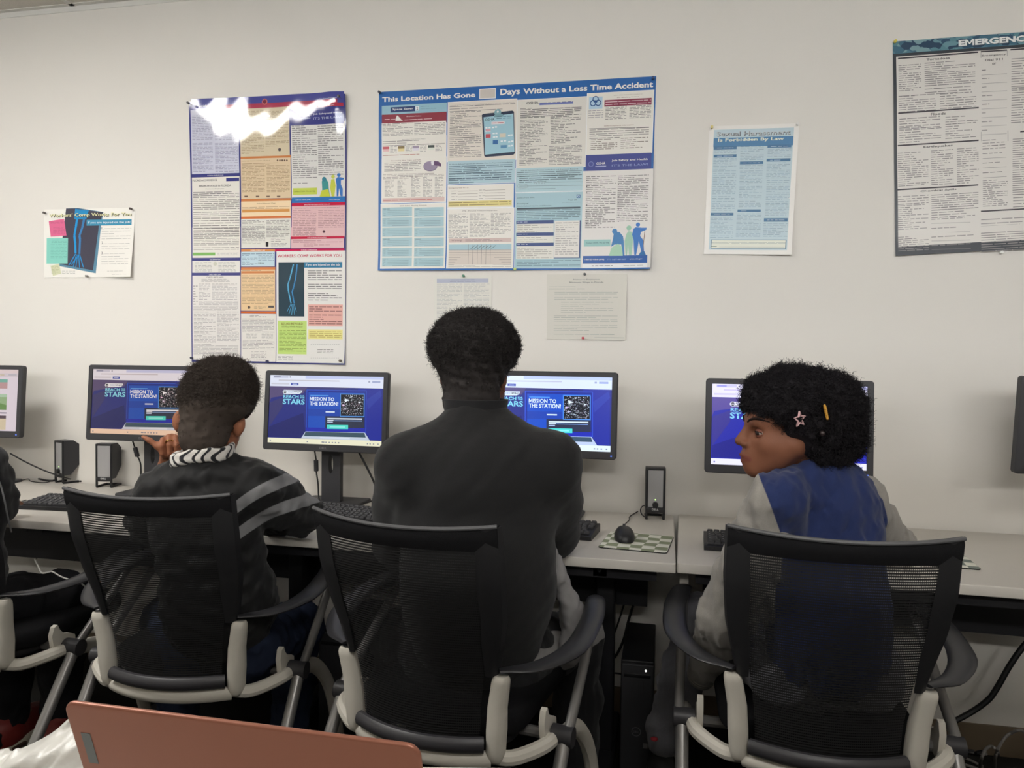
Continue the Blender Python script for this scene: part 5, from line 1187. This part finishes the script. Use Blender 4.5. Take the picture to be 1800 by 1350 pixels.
    def stripe(V):
        t=np.clip(((V-hR)@(kR-hR))/((kR-hR)@(kR-hR)),-.5,1.6); ax=hR+t[:,None]*(kR-hR); r=V-ax; lat=r@HR; up=r[:,2]
        return np.where(V@HR>pel@HR,.026-np.abs(up-.03+.010*np.sin(V@HF*40))*1-np.maximum(0,-lat)*2,-.05)
    mesh_part('trousers',S,two_tone('track_cloth',(34,34,36),(150,148,146),'stripe',rough=.85,sheen=.1,var=.1),o,inv,{'stripe':stripe})
    S=SDF(U(985,1060,1.9)-np.array([.12,.14,.22]),U(985,1060,1.9)+np.array([.14,.16,.2]),.005)
    S.chain([U(970,955,1.86),U(984,1015,1.88),U(1008,1085,1.93),U(1000,1150,1.93),U(992,1172,1.94)],[.007,.017,.032,.026,.012],.02); S.noise(.004,.05,35,2)
    mesh_part('shirt_tail',S,mat('pale_grey_jersey',(150,148,148),.9,spec=.1,bump=.3,bscale=800,var=.08),o,inv)
    for a in(aL,aR): shoe(o,inv,np.array([a[0],a[1],0])+HF*.19,np.array([a[0],a[1],0])-HF*.07,.1,.1,mat('shoe_black',(24,24,26),.6),M_sole)
    return o
# ---------------------------------------------------------------- high-top child in the striped jacket
def person_child():
    AX=np.array([HR,HF,UP])
    f=HF*.99-HR*.03-UP*.10; f/=np.linalg.norm(f); sd=np.cross(f,UP); sd/=np.linalg.norm(sd); rl=.05; sd=sd*math.cos(rl)-np.cross(sd,f)*math.sin(rl); u=np.cross(sd,f)
    hd=Head(U(370,733,2.0),f,sd,u,.96)
    sL,sR=U(283,868,1.98),U(450,856,1.99); eL,eR=U(258,918,2.22),U(527,903,2.14); wL=U(296,822,2.18); wR=U(438,925,2.34)
    neck0,neck1=U(356,808,1.97),hd.p(-.02,0,-.05)
    chest,belly,pel=U(362,925,1.99),U(382,1045,1.99),U(390,1125,2.04)
    hL,hR=U(345,1135,2.05),U(435,1135,2.05); kL,kR=U(290,1090,2.33),U(528,1098,2.28)
    aL,aR=U(322,1305,2.28),np.array([kR[0]-.03,kR[1]-.02,.09])
    base=np.array([pel[0],pel[1],0.0]); inv=Matrix.Translation(-Vector(base))
    S=grid_for([hd.p(.15,.12,.15),hd.p(-.14,-.12,-.1),sL,sR,eL,eR,wL,wR,pel,kL,kR,aL,aR],.12,.0045)
    S.cone(neck0-UP*.04,neck1,.054,.052,.0); hd.sculpt(S)
    S.ell(chest,(.12,.075,.17),AX,.05); S.ell(belly,(.12,.075,.17),AX,.05); S.cone(hL,hR,.07,.07,.05)
    for a,b,c,h,k,an in((sL,eL,wL,hL,kL,aL),(sR,eR,wR,hR,kR,aR)):
        S.chain([a,b,c],[.045,.036,.026],.03); S.chain([h,k,an],[.055,.042,.034],.03); S.cone(an,an+HF*.13-UP*.04,.03,.024,.02)
    # left hand at the chin: knuckles turned to the room, one finger reaching out to the left
    q=2.09; palm=U(302,782,q+.025)
    S.cone(wL,palm,.026,.030,.02); S.ell(palm,(.030,.018,.030),AX,.012)
    fingers(S,[([U(286,772,q),U(284,784,q-.012),U(285,797,q-.008),U(288,805,q+.01)],.98),([U(297,767,q-.004),U(298,781,q-.02),U(299,797,q-.016),U(301,807,q+.004)],1.08),([U(309,768,q),U(311,783,q-.016),U(311,798,q-.012),U(312,806,q+.006)],1.0),([U(320,772,q+.006),U(322,786,q-.006),U(322,799,q),U(322,805,q+.012)],.9)])
    S.chain([U(294,798,q+.01),U(277,785,q-.01),U(263,774,q-.014),U(251,767.5,q-.012)],[.0105,.0088,.0078,.0062],.006)
    # right hand resting on the desk
    fw=(wR-eR)/np.linalg.norm(wR-eR); s2=np.cross(fw,UP); S.ell(wR+fw*.045,(.04,.03,.014),np.array([fw,s2,np.cross(s2,fw)]),.015)
    fingers(S,[([wR+fw*.075+s2*o,wR+fw*.10+s2*o*1.1,wR+fw*.122+s2*o*1.1-UP*.012],.9) for o in(-.024,-.008,.008,.023)]); fingers(S,[([wR+fw*.02+s2*.026,wR+fw*.05+s2*.042,wR+fw*.07+s2*.044],1.0)])
    V,F=S.mesh()
    o=person_root(V,F,{'lip':hd.lip(V)},skin('skin_child',(158,104,78),(140,84,70)),'child with tall high-top hair and a black jacket with grey sleeve bands, hand at chin',base)
    hd.eyes(o,inv)
    r=MB(); c=U(298,777,q-.018); a=U(298,781,q-.02)-U(297,767,q-.004); a/=np.linalg.norm(a); e1=np.cross(a,HF); e1/=np.linalg.norm(e1); e2=np.cross(a,e1)
    ring=[c+.0098*(e1*math.cos(t)+e2*math.sin(t)) for t in np.linspace(0,2*math.pi,25)]
    rg=thing(MB().tube(ring,.0017,n=8),'finger_ring',mat('gold',(214,170,90),.25,metal=1.0),'thin gold ring on the finger of the child\'s raised hand','ring')
    # hair
    S=grid_for([U(315,610,2.0),U(460,800,2.0),U(380,700,1.85),U(380,700,2.15)],.03,.0045)
    for px,py,rx,ry,rz in((389,690,.078,.088,.076),(374,672,.056,.07,.054),(410,672,.052,.07,.056),(424,702,.034,.06,.056),(352,694,.034,.06,.044),(390,660,.058,.07,.040)): S.ell(U(px,py,2.0),(rx,ry,rz),AX,.025)
    hd.ell(S,(-.004,0,.026),(.098,.0775,.099),.03); hd.ell(S,(-.040,0,-.055),(.054,.066,.060),.03)
    S.halfcut(hd.p(.065,0,.02),f*.85-UP*.5)
    for qq in(-1,1): S.ell(hd.p(.000,qq*.100,-.022),(.024,.030,.040),hd.A,.006,'s')
    zz=U(380,715,2.0)[2]; S.noise(.0018,.03,7,2)
    keep=lambda c: np.clip((c[:,2]-zz)/.05,.02,1)
    hair_part(S,hairmat('hair_brown_black',(70,61,55)),o,inv,[(11000,.010,.0010,1.4,.003),(2200,.017,.0008,1.8,.0035)],41,keep)
    # jacket
    S=grid_for([sL,sR,eL,eR,wL,wR,pel,chest],.14,.0055)
    S.ell(chest,(.148,.098,.18),AX,.0); S.ell(belly,(.148,.1,.2),AX,.05); S.ell(U(392,1062,2.02),(.142,.105,.11),AX,.05); S.ell(U(362,858,1.97),(.125,.08,.075),AX,.05)
    S.cone(neck0-UP*.03,neck0-UP*.004,.064,.060,.03)
    for a,b,c,r0 in((sL,eL,wL-(wL-eL)*.12,.062),(sR,eR,wR,.066)):
        S.cone(neck0-UP*.03,a+UP*.008,.050,.054,.04); S.chain([a,(a+b)/2,b],[r0,r0*.99,r0*.90],.035); S.chain([b,c],[r0*.84,.040],.03)
    S.noise(.0045,.075,51,3,(1,1,1.5)); S.noise(.0018,.03,52,1)
    S.ell(neck0+UP*.035,(.058,.055,.05),AX,.004,'s')
    ad=(eR-sR)/np.linalg.norm(eR-sR); dn=np.array([.36,.0,0])@np.array([HR,HF,UP])-UP*.93
    def bands(V):
        w=(V-U(440,805,1.99))@dn; lat=(V-U(405,900,1.95))@HR
        w=w+.03*np.sin(lat*14)
        b1=.016-np.abs(w-.118); b2=.016-np.abs(w-.186)
        return np.where(lat>0,np.maximum(b1,b2),-.05)
    mesh_part('jacket',S,two_tone('jacket_cloth',(30,30,31),(136,136,138),'bands',rough=.6,sheen=.1,bump=.25,var=.08),o,inv,{'bands':bands},'black jacket with two grey sleeve bands')
    # patterned shirt collar
    S=SDF(neck0-np.array([.13,.13,.08]),neck0+np.array([.13,.13,.10]),.004); tl=UP*.99-HR*.14
    n=26
    for i in range(n):
        a0,a1=2*math.pi*i/n,2*math.pi*(i+1)/n
        P=lambda a,k=0: neck0+HR*.068*math.cos(a)*1.06+HF*.066*math.sin(a)+UP*(.016+.012*math.cos(a)+.004*math.sin(3*a))
        S.cone(P(a0)+UP*.006,P(a1)+UP*.006,.008,.008,.006); S.cone(P(a0)*1-UP*.010,P(a1)-UP*.010,.010,.010,.006)
    S.noise(.002,.03,61,2)
    def swirl(V):
        a=np.arctan2((V-neck0)@HF,(V-neck0)@HR); z=(V-neck0)[:,2]
        return np.sin(a*17+2.5*np.sin(z*120)+1.2*np.sin(a*5))-.42
    mesh_part('shirt_collar',S,two_tone('swirl_cloth',(216,212,206),(34,34,38),'swirl',rough=.8,var=.05,width=.15),o,inv,{'swirl':swirl},'white collar with black swirls')
    # jeans
    S=grid_for([hL,hR,kL,kR,aL,aR],.13,.0055)
    S.cone(hL,hR,.095,.095,.0)
    for h,k,a in((hL,kL,aL),(hR,kR,aR)): S.chain([h,(h+k)/2,k],[.086,.076,.066],.04); S.chain([k,(k+a)/2,a],[.064,.058,.058],.03)
    S.noise(.0045,.05,71,3)
    mesh_part('jeans',S,mat('denim',(38,46,66),.85,spec=.2,bump=.5,bscale=900,var=.3,vscale=30),o,inv)
    for a in(aL,aR): shoe(o,inv,np.array([a[0],a[1],0])+HF*.16,np.array([a[0],a[1],0])-HF*.07,.088,.1,mat('shoe_grey',(130,128,112),.7),M_sole)
    return o
# ---------------------------------------------------------------- girl with curly hair turned to the left
def person_girl():
    AX=np.array([HR,HF,UP]); a=R(-1)
    f=-HR*math.cos(a)-HF*math.sin(a); f=f*math.cos(.04)-UP*math.sin(.04); sd=-HF*math.cos(a)+HR*math.sin(a); u=np.cross(f,-sd); u=u if u[2]>0 else -u
    hd=Head(U(1395,737,1.68),f,sd,u,1.0)
    sL,sR=U(1366,882,1.62),U(1508,885,1.77); eL,eR=U(1276,1082,1.745),U(1572,962,1.98); wL=U(1236,1180,1.93); wR=U(1500,940,2.1)
    neck0,neck1=U(1428,822,1.70),hd.p(-.03,0,-.06)
    chest,belly,pel=U(1446,945,1.70),U(1455,1085,1.70),U(1450,1175,1.75)
    hL,hR=U(1392,1175,1.76),U(1505,1180,1.77); kL,kR=U(1226,1086,2.12),U(1480,1110,2.15)
    aL,aR=U(1172,1292,2.06),np.array([kR[0],kR[1]+.02,.1])
    base=np.array([pel[0],pel[1],0.0]); inv=Matrix.Translation(-Vector(base))
    S=grid_for([hd.p(.15,.1,.15),hd.p(-.12,-.1,-.12),sL,sR,eL,eR,wL,wR,pel],.09,.0032)
    S.cone(neck0-UP*.03,neck1,.050,.050,.0); hd.sculpt(S,.15,.078)
    S.ell(chest,(.115,.075,.15),AX,.05); S.ell(belly,(.12,.08,.17),AX,.05); S.cone(hL,hR,.075,.075,.05)
    for p,b,c in((sL,eL,wL),(sR,eR,wR)):
        S.chain([p,b,c],[.040,.034,.024],.03); fw=(c-b)/np.linalg.norm(c-b)
        if c is wL: fw=fw*.3+HF*.75+HR*.5; fw/=np.linalg.norm(fw)
        s2=np.cross(fw,UP); s2/=np.linalg.norm(s2); n2=np.cross(s2,fw)
        S.ell(c+fw*.05,(.045,.032,.014),np.array([fw,s2,n2]),.012)
        fingers(S,[([c+fw*.08+s2*q_,c+fw*.108+s2*q_*1.1,c+fw*.13+s2*q_*1.12-n2*.012,c+fw*.143+s2*q_*1.12-n2*.026],sc) for q_,sc in((-.025,.85),(-.008,1),(.009,1),(.025,.92))]); fingers(S,[([c+fw*.02+s2*.028,c+fw*.055+s2*.044,c+fw*.08+s2*.048],1.1)])
    V,F=S.mesh(); S0=S
    o=person_root(V,F,{'lip':hd.lip(V)},skin('skin_girl',(128,84,64),(118,66,58),.06),'girl with a large curly afro, navy and grey jacket, looking left over her shoulder',base)
    hd.eyes(o,inv,(.93,.30,-.10)); hd.lids(o,inv,MATS['skin_girl'],hairmat('lash_black',(18,13,12))); hd.brows(o,inv,hairmat('brow_hair',(34,22,19)),S0)
    # afro
    S=grid_for([U(1300,640,1.6),U(1525,840,1.6),U(1420,740,1.5),U(1420,740,1.85)],.03,.005)
    d=1.69
    for px,py,dd,rx,ry,rz in((1440,738,d,.088,.105,.098),(1388,690,d,.074,.100,.050),(1450,700,d,.070,.10,.055),(1385,665,d,.032,.05,.026),(1350,694,d+.01,.044,.090,.038),(1432,678,d,.05,.07,.030),(1472,712,d,.046,.07,.055),(1478,765,d,.046,.07,.062),(1440,790,d,.060,.08,.045),(1402,760,d-.02,.034,.070,.055)): S.ell(U(px,py,dd),(rx,ry,rz),AX,.02)
    hd.ell(S,(.000,0,.022),(.112,.092,.088),.02)
    S.ell(hd.p(.088,.0,-.06),(.060,.12,.088),hd.A,.010,'s')
    S.noise(.006,.04,81,3)
    def keep(c):
        L=hd.loc(c); return 1.0-((L[:,1]>.03)&(L[:,2]<-.022)&(L[:,0]>-.012))
    hair_part(S,hairmat('hair_jet',(32,29,33),.8),o,inv,[(15000,.011,.0010,1.5,.0032),(3500,.018,.0009,2.0,.004)],91,keep)
    # jacket: navy body, heather grey sleeves
    S=grid_for([sL,sR,eL,eR,wL,wR,pel,chest],.13,.005)
    S.ell(chest,(.138,.098,.165),AX,.0); S.ell(belly,(.142,.105,.17),AX,.05); S.ell(pel+UP*.02,(.155,.11,.09),AX,.04); S.ell(U(1440,868,1.70),(.112,.085,.075),AX,.04)
    S.cone(neck0-UP*.02,neck0+UP*.004,.066,.064,.03); S.cone(neck0-UP*.02,sL+UP*.006,.050,.052,.04); S.cone(neck0-UP*.02,sR+UP*.006,.054,.054,.04)
    m=(sL+eL)/2; S.chain([sL,m,eL],[.062,.062,.062],.035); S.chain([eL,wL],[.058,.038],.03); S.chain([sR,eR],[.062,.054],.035); S.chain([eR,wR],[.052,.036],.03)
    S.noise(.0050,.07,101,3,(1.3,1,.8)); S.noise(.0015,.025,102,1)
    S.ell(neck0+UP*.05,(.052,.050,.055),AX,.004,'s')
    S.halfcut(wL+(wL-eL)*.02,wL-eL)
    nL=np.cross(U(1372,940,1.6)-U(1330,826,1.6),HF+HR*.25); nL/=np.linalg.norm(nL); nL=nL if nL@HR<0 else -nL
    nR=np.cross(U(1560,950,1.75)-U(1515,842,1.75),HF-HR*.4); nR/=np.linalg.norm(nR); nR=nR if nR@HR>0 else -nR
    pL,pR=U(1352,884,1.6),U(1540,900,1.74); zc=U(1300,960,1.6)[2]
    def sleeve(V):
        a_=(V-pL)@nL; b_=(V-pR)@nR
        bd=(V-eL)@HR-.085
        return np.maximum(np.where(V[:,2]<pL[2]-.06,np.minimum(a_+.02,-bd),a_),b_)
    mesh_part('jacket',S,two_tone('varsity_cloth',(38,50,92),(150,146,140),'sleeve',rough=.9,sheen=.15,bump=.4,var=.14),o,inv,{'sleeve':sleeve},'navy jacket with heather grey sleeves')
    # striped cuff
    fw=(wL-eL)/np.linalg.norm(wL-eL); rings=[wL+fw*t for t in(-.022,-.018,.0,.018,.034,.04)]
    c=MB().tube(rings,[.036,.039,.039,.037,.035,.030],n=22)
    oc=c.build('cuff',two_tone('cuff_rib',(30,32,40),(186,182,172),'cuffband',rough=.9,var=.05),o,inv=inv)
    at=oc.data.attributes.new('cuffband','FLOAT','POINT')
    MB().tube([wL+fw*.000,wL+fw*.005],[.0398,.0397],n=22,cap=False).build('cuff_stripe',mat('cuff_stripe',(190,186,176),.9),oc,inv=inv); MB().tube([wL+fw*.012,wL+fw*.017],[.0388,.0385],n=22,cap=False).build('cuff_stripe',MATS['cuff_stripe'],oc,inv=inv)
    # grey sweatpants
    S=grid_for([hL,hR,kL,kR,aL,aR],.13,.0055)
    S.cone(hL,hR,.100,.100,.0)
    for h,k,an in((hL,kL,aL),(hR,kR,aR)): S.chain([h,(h+k)/2,k],[.088,.076,.064],.04); S.chain([k,(k+an)/2,an],[.062,.058,.060],.03)
    S.noise(.0045,.06,111,3)
    mesh_part('sweatpants',S,mat('heather_jersey',(112,112,118),.9,spec=.15,bump=.4,bscale=800,var=.12,vscale=200,sheen=.2),o,inv)
    up=mat('shoe_black',(24,24,26),.6)
    for an in(aL,aR):
        z=.045 if an is aL else 0
        shoe(o,inv,np.array([an[0]-.01,an[1],z])+(HF*.10 if an is aR else HF*.02-HR*.0)*1.0+(HF*.09 if an is aR else -HF*.15),np.array([an[0],an[1],z])+(-HF*.07 if an is aR else HF*.09),.092,.11,up,M_sole)
    MB().sphere(U(1150,1299,1.99),(.010,.008,.006),10,8).build('shoe_tab',mat('shoe_red',(150,30,40),.6),o,inv=inv)
    # things worn in the hair
    def onhair(px,py): return U(px,py,1.575)
    c=onhair(1406,737); P=[]
    for k in range(10):
        t=math.pi/2+.12+k*math.pi/5; r_=.0158 if k%2==0 else .0078; P.append(c+HR*r_*math.cos(t)+UP*r_*math.sin(t)-HF*.0+HF*.01*math.cos(t))
    thing(MB().tube(P+[P[0],P[1]],.0021,n=8),'hair_clip',mat('pink_enamel',(226,184,186),.3),'pink open star clip in the girl\'s curly hair','hair clip')
    a_,b_=onhair(1449,711),onhair(1455,738)
    thing(MB().tube([a_+(b_-a_)*t for t in(0,.05,.3,.7,.95,1)],[.002,.0042,.005,.0045,.004,.002],n=12,flat=.7),'hair_clip',mat('amber_plastic',(222,164,70),.25,var=.35,vscale=70),'amber yellow bar clip in the girl\'s curly hair','hair clip')
    thing(MB().sphere(onhair(1447,762)+HF*.004,.0055,14,10),'hair_bead',mat('dark_bead',(58,48,48),.3),'small dark round bead in the girl\'s curly hair, below the bar clip','bead')
    return o

# ---------------------------------------------------------------- person at the left edge, mostly out of view
def person_edge():
    AX=np.array([HR,HF,UP])
    hd=Head(U(-85,715,2.15),HF,HR,UP,1.0)
    sL,sR=U(-165,830,2.1),U(-38,820,2.1); eL,eR=U(-180,935,2.2),U(-14,888,2.16); wL,wR=U(-110,900,2.35),U(-30,893,2.3)
    neck0,neck1=U(-98,775,2.1),hd.p(-.02,0,-.05); chest,belly,pel=U(-104,880,2.11),U(-92,1000,2.13),U(-85,1080,2.2)
    hL,hR=U(-120,1080,2.22),U(-42,1078,2.22); kL,kR=U(30,1050,2.42),U(108,1046,2.36)
    aL,aR=U(14,1255,2.38),U(108,1240,2.36)
    base=np.array([pel[0],pel[1],0.0]); inv=Matrix.Translation(-Vector(base))
    S=grid_for([hd.p(.15,.12,.15),hd.p(-.14,-.12,-.1),sL,sR,eL,eR,wL,wR,pel,kL,kR,aL,aR],.10,.0065)
    S.cone(neck0-UP*.04,neck1,.055,.053,.0); hd.sculpt(S); S.ell(chest,(.13,.08,.18),AX,.05); S.ell(belly,(.13,.08,.17),AX,.05); S.cone(hL,hR,.07,.07,.05)
    for a,b,c,h,k,an in((sL,eL,wL,hL,kL,aL),(sR,eR,wR,hR,kR,aR)):
        S.chain([a,b,c],[.045,.036,.028],.03); S.chain([h,k,an],[.06,.045,.036],.03); S.cone(an,an+HF*.1-UP*.05,.03,.025,.02)
        S.ell(c+HF*.05,(.032,.045,.014),AX,.015)
        fingers(S,[([c+HF*.085+HR*o,c+HF*.115+HR*o*1.1,c+HF*.14+HR*o*1.1-UP*.014],1) for o in(-.027,-.009,.009,.026)]); fingers(S,[([c+HF*.03-HR*.03,c+HF*.06-HR*.05],1.15)])
    V,F=S.mesh()
    o=person_root(V,F,{'lip':hd.lip(V)},skin('skin_edge',(130,90,70)),'person at the left edge, only a dark sleeve, dark trousers and red shoes in view',base)
    hd.eyes(o,inv)
    S=grid_for([hd.p(-.13,-.12,-.1),hd.p(.12,.12,.16)],.03,.006); hd.ell(S,(-.008,0,.04),(.108,.088,.108),0); hd.ell(S,(-.045,0,-.05),(.055,.062,.06),.03); S.halfcut(hd.p(.06,0,.03),HF*.85-UP*.5); S.noise(.004,.03,5)
    mesh_part('hair',S,hairmat('hair_black',(46,42,41)),o,inv)
    S=grid_for([sL,sR,eL,eR,wL,wR,pel,chest],.14,.006)
    S.ell(chest,(.16,.105,.19),AX,.0); S.ell(belly,(.16,.105,.2),AX,.05); S.cone(neck0-UP*.02,neck0,.066,.062,.03)
    for a,b,c in((sL,eL,wL),(sR,eR,wR)): S.cone(neck0-UP*.03,a,.05,.055,.04); S.chain([a,(a+b)/2,b],[.068,.066,.062],.035); S.chain([b,c],[.058,.040],.03)
    S.noise(.0045,.075,151,3)
    mesh_part('hooded_jacket',S,mat('dark_fleece',(36,37,39),.9,spec=.15,bump=.5,bscale=700,var=.15,sheen=.15),o,inv)
    P=[U(-10,826,2.005),U(2,856,2.03),U(8,880,2.035),U(14,910,2.06),U(20,935,2.10)]
    MB().tube(spline(P,5),.0022,n=8).build('piping',mat('grey_piping',(130,130,132),.6),o,inv=inv)
    S=grid_for([hL,hR,kL,kR,aL,aR],.13,.006); S.cone(hL,hR,.10,.10,.0)
    for h,k,a in((hL,kL,aL),(hR,kR,aR)): S.chain([h,(h+k)/2,k],[.09,.082,.074],.04); S.chain([k,(k+a)/2,a],[.070,.064,.058],.03)
    S.noise(.005,.07,161,3); mesh_part('trousers',S,mat('black_twill',(30,30,33),.85,spec=.2,bump=.4,bscale=800,var=.15),o,inv)
    red=mat('shoe_red_leather',(128,44,40),.5,var=.2,vscale=40)
    for a in(aL,aR):
        h=np.array([a[0],a[1],0])-HF*.075; t=np.array([a[0],a[1],0])+HF*.19
        shoe(o,inv,t,h,.105,.125,red,M_sole)
        MB().rbox(tuple(h+HF*.012+UP*.060),(.052,.03,.05),r=.010).build('heel_counter',mat('shoe_black',(24,24,26),.6),o,inv=inv)
        for sx in(-1,1): MB().rbox(tuple(h+HF*.06+HR*sx*.046+UP*.016),(.010,.05,.012),r=.003).build('sole_slot',mat('slot_brown',(70,48,40),.7),o,inv=inv)
    return o
person_middle(); person_child(); person_girl(); person_edge()
cable([U(61,984,2.24),U(66,994,2.2),U(73,1007,2.19),U(85,1006,2.19),U(92,1005,2.19),U(108,1014,2.19),U(124,1019,2.2),U(140,1024,2.22),U(156,1036,2.24)],.0022,mat('white_cord',(214,212,206),.5),'thin white cord trailing over the dark trousers at the left edge',name='cord')
# ================================================================ foreground: table, rose laptop, white bag
TL,TR=U(113,1230,.69),U(738,1310,.618); zt=(TL[2]+TR[2])/2; TL[2]=TR[2]=zt
lx=(TR-TL); LW=np.linalg.norm(lx); lx/=LW; ly=np.array([-lx[1],lx[0],0.]); ang=math.atan2(lx[1],lx[0])
mid=(TL+TR)/2; TBL=.735; hz=TBL+.017; lean=.062; hinge=np.array([mid[0],mid[1],hz])+ly*lean
# table under the laptop
tc=CAMP+HF*.615-HR*.28; tb=empty('laptop_table',(tc[0],tc[1],0),'plain table carrying the rose laptop in front of the camera','table',None,YAW)
MB().rbox((0,0,TBL-.0125),(1.3,.69,.025),r=.004,rc=.02).build('tabletop',M_top,tb)
for sx in(-.6,.6):
    for sy in(-.3,.3): MB().rbox((sx,sy,.355),(.04,.04,.71),r=.004).build('leg',M_steel,tb)
lp=empty('laptop',(hinge[0],hinge[1],TBL),'open laptop with a rose bronze lid, its back to the camera at lower left','laptop',None,ang)
M_rose=mat('rose_metal',(160,104,84),.38,metal=.35,spec=.5,var=.03,vscale=6)
H=math.hypot(lean,zt-hz); th=math.atan2(lean,zt-hz)
b=MB(); b.M=Matrix.Translation((0,0,.017))@Matrix.Rotation(th,4,'X')
b.rbox((0,0,H/2),(LW,.0055,H),r=.0022,rc=.012,axis=1); b.build('lid',M_rose,lp)
b=MB(); b.M=Matrix.Translation((0,0,.017))@Matrix.Rotation(th,4,'X'); b.rbox((0,.0032,H/2),(LW-.008,.0012,H-.008),r=.0005,rc=.010,axis=1); b.build('bezel',M_black,lp)
b=MB(); b.M=Matrix.Translation((0,0,.017))@Matrix.Rotation(th,4,'X'); b.box((-LW/2+.016,-.0029,H-.052),(.010,.0006,.036)); b.build('badge',mat('badge_grey',(112,118,120),.4,metal=.3),lp,label='small grey badge near the lid\'s left edge')
MB().rbox((0,.097,.0085),(LW,.194,.015),r=.003,rc=.012).build('base',M_rose,lp)
b=MB()
for i in range(13):
    for j in range(5): b.box((-LW/2+.03+i*(LW-.06)/12,.03+j*.017,.0165),((LW-.06)/12-.003,.016,.0012))
b.build('keys',M_dark,lp,smooth=0)
MB().cyl((-LW/2+.03,0,.014),(LW/2-.03,0,.014),.006,n=12).build('hinge',M_dark,lp)
# crumpled bag
bc=U(95,1330,.90); bc[2]=TBL
S=SDF(bc+np.array([-.22,-.12,-.02]),bc+np.array([.14,.11,.16]),.0035); AXB=np.array([HR,HF,UP])
S.ell(U(160,1362,.90),(.058,.045,.072),AXB,.0); S.ell(U(90,1385,.89),(.075,.045,.050),AXB,.03); S.ell(U(15,1405,.87),(.07,.045,.045),AXB,.03)
for a,c,r in(((150,1290,.895),(40,1340,.86),.007),((158,1303,.88),(52,1352,.855),.006),((155,1325,.87),(80,1365,.845),.007),((140,1285,.91),(20,1345,.88),.009)): S.cone(U(*a),U(*c),r,r*1.2,.018)
for a in((34,1330,.865),(22,1342,.86),(50,1346,.855)): S.ell(U(*a),(.011,.012,.013),AXB,.006)
X,Y,Z=np.meshgrid(*[S.lo[i]+S.h*np.arange(S.n[i]) for i in range(3)],indexing='ij')
pp=(X*HR[0]+Y*HR[1])*-.52+Z*.85; qq=(X*HR[0]+Y*HR[1])*.85+Z*.5; dd=X*HF[0]+Y*HF[1]
S.f+=(.0030*np.sin(pp*190+6*np.sin(qq*14)+dd*40)+.0016*np.sin(pp*420+5*np.sin(qq*22+1))).astype(np.float32)
S.halfcut(np.array([0,0,TBL+.001]),-UP)
V,Fq=S.mesh(); b0=np.array([bc[0],bc[1],TBL]); o=np_obj('plastic_bag',V-b0,Fq,mat('white_plastic_film',(228,226,220),.35,spec=.5,bump=.3,bscale=120)); o.location=b0
tag(o,'crumpled white plastic bag at the lower left corner beside the rose laptop','bag')
